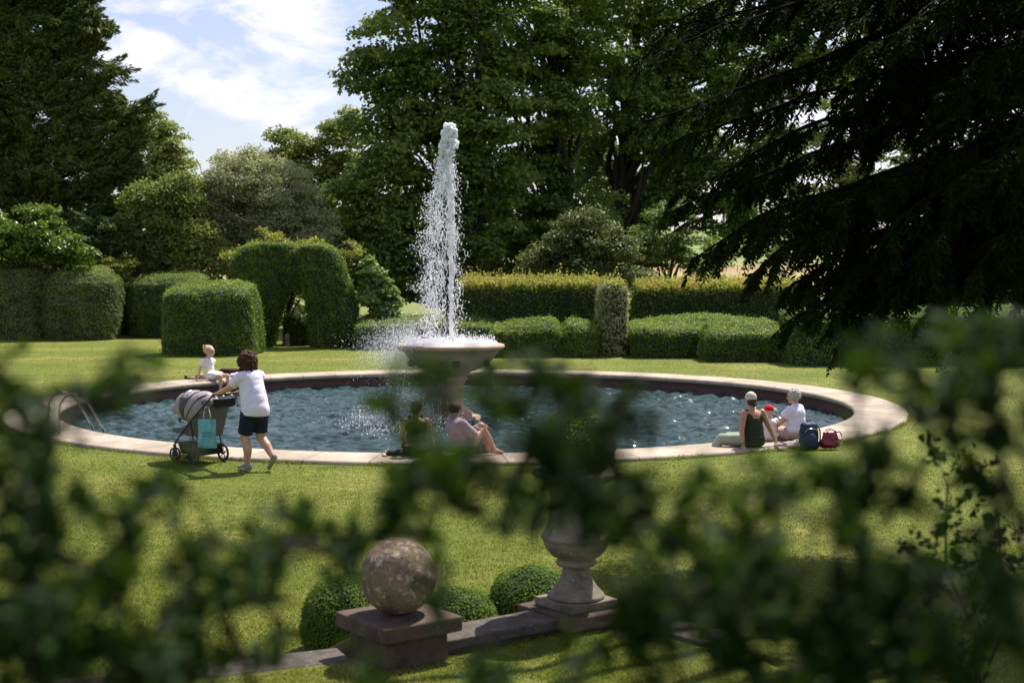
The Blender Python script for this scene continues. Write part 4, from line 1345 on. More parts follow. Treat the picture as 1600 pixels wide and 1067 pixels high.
# ================================================================== NEAR YEW at the upper right
def near_yew():
    rg = np.random.default_rng(41)
    root = empty('weeping_yew', (6.9, 15.0, 0), label='dark drooping yew filling the upper right, seen against the light', cat='tree')
    O = np.array([6.9, 15.0, 0])
    mb = MB()
    mb.tube([(0, 0, -0.1), (0.05, 0, 2), (-0.05, 0.05, 5), (0.05, 0, 9)], [0.5, 0.38, 0.3, 0.12], 12)
    ends = [(1005, 20, 15), (1022, 70, 14.2), (1012, 130, 14.8), (1030, 190, 14), (1050, 245, 14.5), (1035, 300, 15), (1085, 350, 14), (1130, 375, 14.6), (1170, 310, 14), (1200, 395, 13.6), (1226, 405, 14), (1262, 430, 13.4), (1310, 460, 13),
            (1290, 400, 13.6), (1380, 450, 13), (1440, 400, 13), (1500, 420, 12.6), (1560, 400, 12.4), (1620, 410, 12.4), (1090, 30, 14.5), (1130, 130, 14), (1150, 210, 15), (1240, 20, 14), (1300, 110, 14.6), (1330, 210, 13.4),
            (1250, 260, 15), (1300, 330, 14), (1380, 300, 13), (1390, 400, 13.6), (1480, 330, 13), (1480, 200, 12.8), (1500, 100, 13.4), (1400, 20, 13), (1550, 250, 13), (1580, 60, 12.6), (1600, 160, 13.4), (1570, 330, 13), (1450, 460, 13.4), (1360, 120, 15), (1210, 340, 14.6), (1340, 440, 14.2), (1180, 60, 15.4),
            (1100, -40, 15), (1300, -60, 14), (1500, -60, 13.4), (1420, 250, 14), (1340, 440, 13.8), (1290, 430, 14.2), (1500, 20, 14.5), (1560, 130, 14.4), (1450, 150, 14.4), (1520, 380, 13.6), (1400, 350, 14.4)]
    tw_p, tw_d, tw_n = [], [], []
    SP, SD, SN, SL = [], [], [], []
    for (px, py, y) in ends:
        e = np.array(at(px, py, y)) - O
        L0 = np.hypot(e[0], e[1])
        s = np.array([0, 0, e[2] + 0.10 * L0 + rg.uniform(0.2, 0.9)])
        n = 22
        t = np.linspace(0, 1, n)[:, None]
        p = s + (e - s) * t
        p[:, 2] += 0.35 * np.sin(t[:, 0] * math.pi) * 0.4 - 0.25 * t[:, 0] ** 4
        p += np.cumsum(rg.normal(0, 0.03, (n, 3)), axis=0)
        mb.tube(p, np.linspace(0.055, 0.008, n), 6)
        d0 = unit(p[-1] - p[-4])
        # side shoots hang off both sides, drooping
        m = 64
        for j in range(m):
            f = 0.22 + 0.78 * rg.random() ** 0.8
            k = min(n - 2, int(f * (n - 1)))
            q = p[k] + (p[k + 1] - p[k]) * rg.random()
            ax = unit(p[k + 1] - p[k])
            side = np.cross(ax, [0, 0, 1]); side = side / (np.linalg.norm(side) + 1e-6) * (1 if j % 2 else -1)
            length = rg.uniform(0.25, 0.75) * (1.15 - 0.5 * f)
            dv = unit(ax * 0.75 + side * rg.uniform(0.3, 1.0) + np.array([0, 0, rg.uniform(-0.55, 0.1)]))
            c = [q]
            for h in range(6):
                dv = unit(dv + np.array([0, 0, -0.17]) + rg.normal(0, 0.06, 3))
                c.append(c[-1] + dv * length / 6)
            c = np.array(c)
            if rg.random() < 0.5:
                mb.tube(c, np.linspace(0.008, 0.003, 7), 4)
            for h in range(6):
                for g in range(3):
                    SP.append(c[h] + (c[h + 1] - c[h]) * (g + 0.5) / 3)
                    SD.append(unit(c[h + 1] - c[h] + rg.normal(0, 0.02, 3)))
                    SL.append(rg.uniform(0.06, 0.13) * (1.1 - 0.08 * h))
    SP, SD, SL = np.array(SP), np.array(SD), np.array(SL)
    n = len(SP)
    # two leaflet sprays per node (left and right), each a narrow blade of needles
    V_all, F_all, tot = [], [], 0
    for sg in (-1, 1):
        sd_ = unit(np.cross(SD, np.array([0, 0, 1.0]))) * sg
        sd_ = sd_ + np.array([0, 0, -0.35]) + rg.normal(0, 0.22, (n, 3))
        ax = unit(SD * 0.75 + sd_)
        nn = unit(np.cross(ax, SD) + rg.normal(0, 0.3, (n, 3)))
        B = unit(np.cross(nn, ax))
        for (u0, u1, w) in ((0.0, 1.0, 0.013),):
            a0 = SP
            L = SL[:, None]
            w0 = w * rg.uniform(0.7, 1.4, n)[:, None]
            V = np.stack([a0, a0 + ax * L * 0.45 + B * w0, a0 + ax * L, a0 + ax * L * 0.45 - B * w0], 1).reshape(-1, 3)
            V_all.append(V); F_all.append(np.arange(n * 4).reshape(n, 4) + tot); tot += n * 4
        # crossed blade gives the spray some body
        B2 = unit(nn)
        V = np.stack([SP, SP + ax * L * 0.5 + B2 * w0 * 0.8, SP + ax * L * 0.95, SP + ax * L * 0.5 - B2 * w0 * 0.8], 1).reshape(-1, 3)
        V_all.append(V); F_all.append(np.arange(n * 4).reshape(n, 4) + tot); tot += n * 4
    # denser mass deep inside the tree
    Cn, Rn = clump_cloud([(1640, 200, 150, 300, -1), (1500, 80, 130, 110, 0), (1480, 330, 110, 110, 0), (1350, 10, 160, 60, 1), (1360, 400, 90, 70, 0), (1700, 380, 140, 100), (1420, 200, 110, 90, 1), (1180, 30, 100, 50, 1), (1150, 200, 60, 50, 1), (1330, 430, 70, 60, 0), (1300, 350, 60, 40, 0), (1400, 440, 70, 50, 0), (1520, 430, 90, 60, 0), (1560, 120, 100, 110), (1240, 330, 40, 30)], 15.2, 1.5, 0.42, 0.5, seed=5)
    Cn, Rn = Cn[Cn[:, 2] > 0.8], Rn[Cn[:, 2] > 0.8]
    # unseen boughs added over terrace and camera to shade the shrubs and ground
    ov = rg.uniform([-2.5, 1.5, 6.0], [7, 11.2, 9.0], (190, 3))
    ov = ov[(ov[:, 2] - CAM_H) / ov[:, 1] > 0.24]
    Cn = np.concatenate([Cn, ov]); Rn = np.concatenate([Rn, rg.uniform(0.4, 0.85, len(ov))])
    for q in ov[::4]:
        mb.tube(bent((0, 0, 6.5), q - O, 8, 0.06, 0.05), np.linspace(0.09, 0.015, 8), 5)
    V, F = clump_leaves(Cn, Rn, 190, 0.12, 0.035, 0.8, 1.0, 0.2, 0.2)
    V_all.append(V - O); F_all.append(F + tot); tot += len(V)
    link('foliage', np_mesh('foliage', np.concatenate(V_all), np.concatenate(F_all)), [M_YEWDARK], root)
    mb.build('trunk', M_YEWBARK, root, smooth=True)
near_yew()

# ================================================================== BALUSTRADE, BALL AND URN
WD = math.atan2(9.99 - 9.10, 0.45 + 0.72)      # direction of the wall, seen from above
wd = Vector((math.cos(WD), math.sin(WD), 0)); wa = Vector((-math.sin(WD), math.cos(WD), 0))
p_ball = Vector((-0.735, 9.10, 0)); p_urn = Vector((0.455, 9.99, 0))
def pier(name, label, c, body_top, slab, thick, cat='pier', body=0.5, extra=None):
    root = empty(name, (c.x, c.y, 0), WD, label=label, cat=cat)
    mb = MB(); mb.box((0, 0, (body_top) / 2 - 0.05), (body, body, body_top + 0.1)); mb.build('pier_shaft', M_REDSTONE, root, bevel=0.012)
    mb = MB(); mb.box((0, 0, body_top + thick / 2 + 0.002), (slab, slab, thick)); mb.build('cap_slab', M_REDSTONE, root, bevel=0.012)
    return root
pier('stone_pier', 'square red sandstone pier with a flat cap under the stone ball', p_ball, 0.63, 0.60, 0.10, body=0.46)
pier('stone_pier', 'low square red sandstone pier with a flat cap under the stone urn', p_urn, 0.47, 0.60, 0.095, body=0.5)
mb = MB()
br = 0.246
mb.ico((0, 0, br), br, 5)
V = mb.V[0]
rw = np.random.default_rng(2)
for _ in range(9):
    k = rw.normal(0, 14, 3)
    V += unit(V - [0, 0, br]) * (np.sin(V @ k + rw.uniform(0, 6)) * 0.0012)[:, None]
o = mb.build('stone_ball', M_BALL, smooth=True); o.location = (p_ball.x, p_ball.y, 0.731)
props(o, 'weathered round stone ball with lichen on top, resting on a sandstone pier', 'stone ball')

# wall copings between and beyond the piers
def wall_run(name, label, pts, top, thick, width, mat, body=True, cat='wall'):
    root = empty(name, (pts[0][0], pts[0][1], 0), label=label, cat=cat)
    P0 = np.array([pts[0][0], pts[0][1], 0])
    Q = np.array([(p[0], p[1], 0) for p in pts], float) - P0
    n = len(Q)
    nor = []
    for i in range(n):
        t = Q[min(i + 1, n - 1)] - Q[max(i - 1, 0)]
        t /= np.linalg.norm(t); nor.append([-t[1], t[0], 0])
    nor = np.array(nor)
    def ribbon(w, z0, z1, nm, m, bev):
        V = []
        for i in range(n):
            a, b = Q[i] - nor[i] * w / 2, Q[i] + nor[i] * w / 2
            tz = top[i] if isinstance(top, (list, tuple)) else top
            V += [[a[0], a[1], z0 + tz], [b[0], b[1], z0 + tz], [b[0], b[1], z1 + tz], [a[0], a[1], z1 + tz]]
        F = []
        for i in range(n - 1):
            for k in range(4):
                F.append([i * 4 + k, (i + 1) * 4 + k, (i + 1) * 4 + (k + 1) % 4, i * 4 + (k + 1) % 4])
        F += [[0, 1, 2, 3], [(n - 1) * 4 + 3, (n - 1) * 4 + 2, (n - 1) * 4 + 1, (n - 1) * 4]]
        mm = MB(); mm.add(V, F); return mm.build(nm, m, root, bevel=bev)
    ribbon(width, -thick, 0, 'wall_cap', mat, 0.01)
    if body: ribbon(width - 0.10, -0.9, -thick - 0.002, 'wall_body', M_REDSTONE, 0)
    return root
a = p_ball + wd * 0.235; b = p_urn - wd * 0.255
wall_run('low_wall', 'straight low sandstone wall joining the ball pier to the urn pier', [tuple(a), tuple((a + b) / 2), tuple(b)], 0.545, 0.07, 0.34, M_GREYSTONE)
wall_run('low_wall', 'curved low stone wall sweeping right from the urn pier under leaves', [(0.70, 10.02), (0.95, 9.95), (1.22, 9.72), (1.42, 9.45)], 0.47, 0.07, 0.36, M_GREYSTONE)
# steps left of the ball pier and a raked side stone
st = empty('garden_steps', (-1.55, 8.85, 0), R_(24), label='worn stone garden steps going down left of the ball pier', cat='steps')
for i in range(4):
    mb = MB(); mb.box((-0.5, 0.12 + i * 0.3, 0.445 - i * 0.13 - 0.3), (2.1, 0.34, 0.6)); mb.build('step', M_GREYSTONE, st, bevel=0.012)
mb = MB()
s0 = p_ball + wa * 0.25 + Vector((0, 0, 0.59)); s1 = s0 + wa * 1.0 + Vector((0, 0, -0.48))
hw = wd * 0.11
V = []
for q in (s0, s1):
    for s_ in (-1, 1):
        V += [tuple(q + hw * s_), tuple(q + hw * s_ - Vector((0, 0, 0.5)))]
mb.add(V, [[0, 2, 6, 4], [1, 5, 7, 3], [0, 4, 5, 1], [2, 3, 7, 6], [0, 1, 3, 2], [4, 6, 7, 5]])
o = mb.build('raked_side_stone', M_REDSTONE, bevel=0.012)
props(o, 'sloping sandstone side stone running down from the ball pier beside the steps', 'side stone')

# urn
urn = empty('stone_urn', (p_urn.x, p_urn.y, 0.568), WD, label='tall weathered stone garden urn on a square plinth', cat='urn')
mb = MB(); mb.box((0, 0, 0.03), (0.42, 0.42, 0.058)); mb.build('plinth', M_URN, urn, bevel=0.006)
mb = MB()
mb.lathe([(0.0, 0.061), (0.2, 0.061), (0.205, 0.075), (0.195, 0.09), (0.185, 0.098), (0.18, 0.106), (0.158, 0.13), (0.125, 0.175), (0.105, 0.22), (0.097, 0.26), (0.096, 0.28), (0.105, 0.288), (0.135, 0.292), (0.145, 0.305), (0.145, 0.32), (0.13, 0.333),
          (0.13, 0.342), (0.175, 0.365), (0.213, 0.41), (0.235, 0.46), (0.24, 0.482), (0.247, 0.488), (0.249, 0.503), (0.24, 0.515), (0.228, 0.522), (0.212, 0.57), (0.195, 0.64), (0.186, 0.72), (0.184, 0.79), (0.195, 0.845), (0.222, 0.885), (0.265, 0.91), (0.303, 0.925),
          (0.314, 0.94), (0.312, 0.958), (0.296, 0.97), (0.275, 0.97), (0.24, 0.945), (0.15, 0.92), (0.0, 0.915)], 64)
mb.build('urn_body', M_URN, urn, smooth=True)

# clipped box balls
def box_ball(loc, r, label, group, name='box_ball', dens=9000, leaf=0.022, squash=0.95, z0=None):
    mb = MB(); mb.ico((0, 0, 0), r * 0.93, 4, scale=(1, 1, squash))
    me_v, me_f = mb.V[0], mb.F[0][:, :3]
    n = int(4 * math.pi * r * r * dens)
    d = unit(rng.normal(0, 1, (n, 3)))
    ks = rng.normal(0, 4, (7, 3)) / r * 0.4; ph = rng.uniform(0, 6, 7)
    bump = sum(np.sin(d @ ks[i] * r * 2.2 + ph[i]) for i in range(7)) * 0.012
    rad = r * (1 + bump + rng.normal(0, 0.018, n) - 0.05 * rng.random(n) ** 2)
    stray = rng.random(n) < 0.01
    rad[stray] += rng.uniform(0, 0.05, stray.sum())
    p = d * rad[:, None] * [1, 1, squash]
    V1, F1 = leaf_quads(p, d + [0, 0, 0.4], leaf, leaf * 0.62, jit=0.7)
    V = np.concatenate([me_v, V1])
    F0 = np.concatenate([me_f, me_f[:, 2:3]], axis=1)
    # quads only: core triangles kept as tiny quads with a doubled corner are avoided by a second mesh
    core = MB(); core.ico((0, 0, 0), r * 0.93, 4, scale=(1, 1, squash))
    core.add(V1, F1, 1)
    o = core.build(name, [M_CORE, M_BOXBALL])
    o.location = (loc[0], loc[1], (r * squash * 0.82) if z0 is None else z0)
    props(o, label, 'clipped shrub', group)
    return o
bb = 'clipped box balls along the wall'
c1 = at(553, 978, 10.9); box_ball((c1.x, c1.y), 0.41, 'clipped box ball left of the stone ball, beside the raked side stone', bb, z0=0.22)
c2 = at(712, 985, 10.6); box_ball((c2.x, c2.y), 0.34, 'small clipped box ball just behind the wall, between ball and urn', bb, z0=0.24)
c3 = at(832, 965, 11.0); box_ball((c3.x, c3.y), 0.37, 'clipped box ball directly left of the foot of the urn', bb, z0=0.27)
box_ball((p_urn.x, p_urn.y), 0.27, 'clipped box ball growing in the top of the stone urn', None, name='urn_plant', z0=0.568 + 1.14, dens=9000)

# ================================================================== POOL LADDER
lad = empty('pool_ladder', (0, 0, 0), label='curved stainless steel handrails of the pool ladder at the left rim', cat='pool ladder')
q = P(125, 672, 0.06)
ang = math.atan2(q.y - PC.y, q.x - PC.x)
rad_dir = Vector((math.cos(ang), math.sin(ang), 0)); tan = Vector((-math.sin(ang), math.cos(ang), 0))
c0 = PC + rad_dir * (R_IN + 0.1); lad.location = c0
for s_ in (-0.25, 0.25):
    pts = []
    for (r_, z) in ((0.45, 0.06), (0.45, 0.35), (0.43, 0.55), (0.34, 0.68), (0.2, 0.72), (0.05, 0.68), (-0.08, 0.55), (-0.22, 0.3), (-0.34, 0.08), (-0.37, 0.0), (-0.37, -0.3), (-0.37, -0.7)):
        pts.append(rad_dir * r_ + tan * s_ + Vector((0, 0, z)))
    mb = MB(); mb.tube(pts, 0.021, 10); mb.build('handrail', M_STEEL, lad, smooth=True)
for z in (-0.22, -0.45):
    mb = MB(); mb.box(tuple(rad_dir * -0.37 + Vector((0, 0, z))), (0.5, 0.08, 0.025), rz=math.atan2(tan.y, tan.x)); mb.build('tread', M_STEEL, lad)

# ================================================================== NEAR SHRUBS, out of focus in front of the camera
def near_shrub(label, blobs, stems, seed, leaf=0.0185, base=None, per=520, group='out of focus shrubs in the foreground', crad=0.022, ys=0.95, mult=1.0):
    rg = np.random.default_rng(seed)
    root = empty('foreground_shrub', base, label=label, cat='shrub', group=group)
    O = np.array(base, float)
    mb = MB()
    # upright main stems from the bank, then twigs to every leaf cluster
    heads = []
    for st in stems:
        way, y, r0 = st
        s = np.zeros(3)
        pp = [s]
        for (px, py) in way:
            e = np.array(at(px, py, y * ys)) - O
            pp += list(bent(pp[-1], e, 7, 0.10))[1:]
        pp = np.array(pp)
        mb.tube(pp, np.linspace(r0 * 0.8, r0 * 0.3, len(pp)), 7)
        heads += [x for x in pp[4:]]
    heads = np.array(heads)
    VV, FF, tot = [], [], 0
    for (px, py, rx, ry, y, dn) in blobs:
        y = y * ys
        dn = dn * (1.0 if dn > 0.85 else 0.75)
        s = y / F_PX
        c = np.array(at(px, py, y))
        n = max(3, int(dn * rx * ry * s * s / (crad * crad) * 3.0 * mult))
        d = unit(rg.normal(0, 1, (n, 3))) * (rg.random((n, 1)) ** 0.5)
        cc = c + d * np.array([rx * s, 0.12 if ys < 1 else 0.3, ry * s])
        h = heads[np.argmin(np.linalg.norm(heads + O - c, axis=1))]
        hub = c - O
        mb.tube(bent(h, hub, 8, 0.12), np.linspace(0.0022, 0.0012, 8), 5)
        for q in cc:
            q_ = q - O
            pt = bent(hub, q_, 5, 0.15)
            mb.tube(pt, np.linspace(0.0010, 0.0006, 5), 4)
            m = int(rg.integers(16, 30))
            dr = unit(rg.normal(0, 1, 3) + np.array([0, 0, 0.9]) + unit(q - c) * 0.9)
            t = np.linspace(-0.9, 1.1, m)
            C = q_ + dr * (t * crad)[:, None] + rg.normal(0, 0.008, (m, 3))
            mb.tube([q_ - dr * crad * 0.9, q_ + dr * crad * 1.1], 0.0006, 4)
            V, F = leaf_quads(C, np.tile([0, 0, 0.5], (m, 1)) + dr * 0.3, leaf, leaf * 0.6, jit=0.8)
            VV.append(V); FF.append(F + tot); tot += len(V)
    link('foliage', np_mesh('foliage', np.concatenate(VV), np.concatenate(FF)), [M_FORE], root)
    mb.build('stems', M_DARKBARK, root, smooth=True)
    return root

near_shrub('blurred dark leafy shrub across the lower left, closest to the camera', [
    (20, 700, 50, 60, 1.15, 1.1), (90, 660, 46, 30, 1.1, 1.0), (20, 640, 46, 36, 1.2, 1.0), (110, 620, 60, 16, 1.2, 0.6), (200, 600, 50, 14, 1.25, 0.55), (10, 590, 20, 30, 1.3, 0.5), (60, 760, 26, 50, 1.2, 0.9), (10, 800, 40, 60, 1.2, 1.0),
    (110, 810, 40, 36, 1.2, 1.0), (200, 800, 50, 40, 1.25, 1.0), (250, 770, 20, 24, 1.3, 0.6), (180, 880, 60, 50, 1.2, 1.1), (60, 900, 60, 60, 1.2, 1.1), (290, 870, 46, 46, 1.25, 0.8), (120, 970, 90, 60, 1.15, 1.2), (270, 960, 70, 50, 1.2, 1.1),
    (60, 1040, 90, 50, 1.15, 1.2), (220, 1040, 90, 50, 1.2, 1.1), (330, 1020, 50, 50, 1.3, 0.9), (150, 1060, 180, 26, 1.15, 1.2), (30, 980, 50, 60, 1.15, 1.2), (140, 920, 50, 40, 1.15, 1.0), (380, 880, 40, 34, 1.3, 0.7), (430, 840, 30, 26, 1.35, 0.6), (400, 950, 46, 36, 1.3, 0.7), (465, 830, 22, 22, 1.4, 0.5), (520, 860, 30, 10, 1.4, 0.4), (440, 1000, 30, 26, 1.4, 0.5), (540, 880, 20, 9, 1.4, 0.4)],
    [([(40, 900), (30, 620)], 1.2, 0.006), ([(60, 800), (90, 660), (220, 600)], 1.15, 0.006), ([(200, 780)], 1.25, 0.006), ([(320, 850), (520, 860)], 1.3, 0.006), ([(250, 950), (450, 850)], 1.38, 0.005)], 51, base=(-0.36, 1.15, 1.42))
near_shrub('blurred leafy sprig hanging across the people in the middle', [
    (620, 640, 20, 34, 1.3, 0.35), (700, 612, 66, 30, 1.2, 0.95), (770, 640, 60, 30, 1.2, 0.9), (680, 700, 50, 30, 1.2, 0.6), (700, 735, 60, 30, 1.2, 0.95), (640, 745, 44, 32, 1.2, 0.9), (720, 770, 50, 30, 1.2, 0.9), (610, 800, 22, 18, 1.25, 0.9), (800, 750, 46, 34, 1.2, 0.8), (860, 690, 50, 36, 1.2, 0.9), (900, 620, 70, 30, 1.25, 0.6),
    (920, 760, 50, 50, 1.2, 1.0), (960, 700, 34, 40, 1.25, 0.8), (960, 810, 40, 36, 1.25, 0.9), (990, 640, 26, 34, 1.3, 0.5), (850, 580, 60, 14, 1.3, 0.4), (690, 915, 24, 14, 1.35, 0.2),  (990, 760, 14, 40, 1.3, 0.8), (800, 810, 30, 14, 1.3, 0.4)],
    [([(1060, 930), (960, 800), (900, 640)], 1.25, 0.005), ([(1080, 860), (900, 750), (720, 740), (620, 790)], 1.2, 0.004), ([(1040, 900), (860, 700), (700, 640)], 1.25, 0.004)], 52, mult=1.7, base=(0.27, 1.18, 1.42))
near_shrub('blurred dark shrub massed across the lower right, with stray branches above', [
    (1340, 590, 30, 26, 1.25, 0.5), (1400, 560, 50, 22, 1.25, 0.6), (1480, 590, 56, 30, 1.2, 0.9), (1560, 560, 50, 40, 1.2, 1.0), (1600, 620, 40, 40, 1.2, 1.0), (1500, 640, 50, 34, 1.2, 1.0), (1570, 680, 46, 36, 1.2, 1.0), (1440, 660, 30, 20, 1.25, 0.6), (1380, 710, 26, 20, 1.3, 0.5), (1470, 520, 40, 16, 1.3, 0.4), (1590, 500, 26, 26, 1.3, 0.4),
    (1090, 800, 24, 50, 1.25, 0.8), (1100, 870, 50, 40, 1.2, 0.9), (1040, 820, 30, 26, 1.3, 0.7), (1180, 760, 22, 30, 1.3, 0.6), (1190, 840, 50, 40, 1.2, 0.9), (1270, 800, 50, 30, 1.25, 0.9), (1350, 790, 50, 30, 1.25, 1.0), (1420, 770, 46, 26, 1.25, 1.0), (1040, 930, 60, 40, 1.2, 1.0), (1150, 950, 70, 40, 1.2, 1.0),
    (1260, 900, 60, 40, 1.2, 0.9), (1360, 870, 40, 30, 1.25, 0.8), (1030, 1020, 70, 50, 1.2, 0.9), (1170, 1030, 80, 50, 1.2, 1.1), (1300, 1000, 80, 50, 1.2, 1.1), (1420, 960, 70, 40, 1.2, 1.0), (1430, 1040, 80, 40, 1.2, 1.2), (1560, 1010, 70, 50, 1.2, 1.2), (900, 1040, 40, 26, 1.3, 0.4), (1290, 740, 30, 16, 1.3, 0.4), (1570, 900, 40, 40, 1.25, 0.9), (760, 1050, 60, 20, 1.35, 0.6), (600, 1060, 60, 14, 1.35, 0.5), (980, 980, 40, 30, 1.25, 0.9), (1230, 980, 60, 40, 1.2, 1.0), (1500, 880, 60, 40, 1.2, 0.9), (1340, 940, 50, 40, 1.2, 0.9), (1560, 760, 40, 30, 1.2, 0.7), (1480, 1060, 120, 30, 1.2, 1.2), (1240, 1060, 120, 30, 1.2, 1.2)],
    [([(1250, 980), (1100, 800)], 1.25, 0.006), ([(1300, 900), (1350, 740), (1340, 590)], 1.25, 0.006), ([(1560, 850), (1560, 540)], 1.2, 0.007), ([(1560, 700), (1400, 560)], 1.2, 0.007), ([(1450, 900), (1200, 780)], 1.2, 0.006), ([(1050, 900)], 1.25, 0.005)], 53, base=(0.58, 1.18, 1.42))
near_shrub('sharper dark twiggy shrub in the lower right behind the blurred leaves', [
    (1470, 720, 30, 26, 4.4, 0.7), (1530, 740, 26, 24, 4.4, 0.5), (1490, 800, 60, 30, 4.4, 0.7), (1560, 800, 40, 30, 4.4, 0.7), (1460, 850, 50, 30, 4.4, 0.9), (1540, 870, 60, 26, 4.4, 1.0), (1590, 830, 30, 40, 4.4, 0.6), (1520, 930, 40, 40, 4.4, 0.8), (1440, 940, 50, 26, 4.4, 0.5), (1580, 960, 40, 50, 4.4, 0.8), (1500, 1010, 80, 50, 4.4, 0.9)],
    [([(1480, 760)], 4.4, 0.012), ([(1560, 800)], 4.4, 0.012), ([(1520, 860)], 4.4, 0.012)], 54, leaf=0.030, ys=1.0, base=(1.55, 4.4, 0.78), crad=0.055)
# ================================================================== PEOPLE
def skin(name, c):
    m, nt, out = new_mat(name)
    pb = node(nt, 'ShaderNodeBsdfPrincipled', Roughness=0.5)
    tcn = node(nt, 'ShaderNodeTexCoord')
    no = node(nt, 'ShaderNodeTexNoise', Scale=9.0, Detail=4.0)
    nt.links.new(tcn.outputs['Object'], no.inputs['Vector'])
    rp = ramp(nt, [(0.3, tuple(x * 0.85 for x in c)), (0.7, (c[0] * 1.1, c[1] * 1.04, c[2]))])
    nt.links.new(no.outputs['Fac'], rp.inputs['Fac'])
    nt.links.new(rp.outputs['Color'], pb.inputs['Base Color'])
    pb.inputs['Subsurface Weight'].default_value = 0.12
    pb.inputs['Subsurface Radius'].default_value = (0.02, 0.008, 0.004)
    nt.links.new(pb.outputs[0], out.inputs['Surface'])
    return m
def cloth(name, c, folds=0.6, fs=7.0, c2=None, rough=0.85, scale=14, trans=0.0):
    m, nt, out = new_mat(name)
    L = nt.links
    pb = node(nt, 'ShaderNodeBsdfPrincipled', Roughness=rough)
    pb.inputs['Specular IOR Level'].default_value = 0.2
    tcn = node(nt, 'ShaderNodeTexCoord')
    mpn = node(nt, 'ShaderNodeMapping', Scale=(1, 1, 0.45), Rotation=(0.5, 0.3, 0))
    L.new(tcn.outputs['Object'], mpn.inputs['Vector'])
    no = node(nt, 'ShaderNodeTexNoise', Scale=fs, Detail=2.0, Distortion=0.8)
    L.new(mpn.outputs[0], no.inputs['Vector'])
    n2 = node(nt, 'ShaderNodeTexNoise', Scale=scale, Detail=3.0)
    L.new(tcn.outputs['Object'], n2.inputs['Vector'])
    rp = ramp(nt, [(0.4, c), (0.6, c2 or tuple(x * 0.92 for x in c))])
    L.new(n2.outputs['Fac'], rp.inputs['Fac'])
    L.new(rp.outputs['Color'], pb.inputs['Base Color'])
    bp = node(nt, 'ShaderNodeBump', Strength=folds, Distance=0.03)
    L.new(no.outputs['Fac'], bp.inputs['Height'])
    L.new(bp.outputs[0], pb.inputs['Normal'])
    L.new(pb.outputs[0], out.inputs['Surface'])
    return m
def hairm(name, c, c2, s=60.0):
    m, nt, out = new_mat(name)
    L = nt.links
    pb = node(nt, 'ShaderNodeBsdfPrincipled', Roughness=0.7)
    pb.inputs['Specular IOR Level'].default_value = 0.2
    tcn = node(nt, 'ShaderNodeTexCoord')
    no = node(nt, 'ShaderNodeTexNoise', Scale=s, Detail=3.0, Distortion=1.2)
    L.new(tcn.outputs['Object'], no.inputs['Vector'])
    rp = ramp(nt, [(0.35, c), (0.65, c2)])
    L.new(no.outputs['Fac'], rp.inputs['Fac'])
    L.new(rp.outputs['Color'], pb.inputs['Base Color'])
    bp = node(nt, 'ShaderNodeBump', Strength=0.9, Distance=0.015)
    L.new(no.outputs['Fac'], bp.inputs['Height'])
    L.new(bp.outputs[0], pb.inputs['Normal'])
    L.new(pb.outputs[0], out.inputs['Surface'])
    return m

SK_FAIR = skin('fair_skin', (0.50, 0.29, 0.21))
SK_TAN = skin('tanned_skin', (0.42, 0.23, 0.15))
SK_PALE = skin('pale_skin', (0.58, 0.37, 0.30))

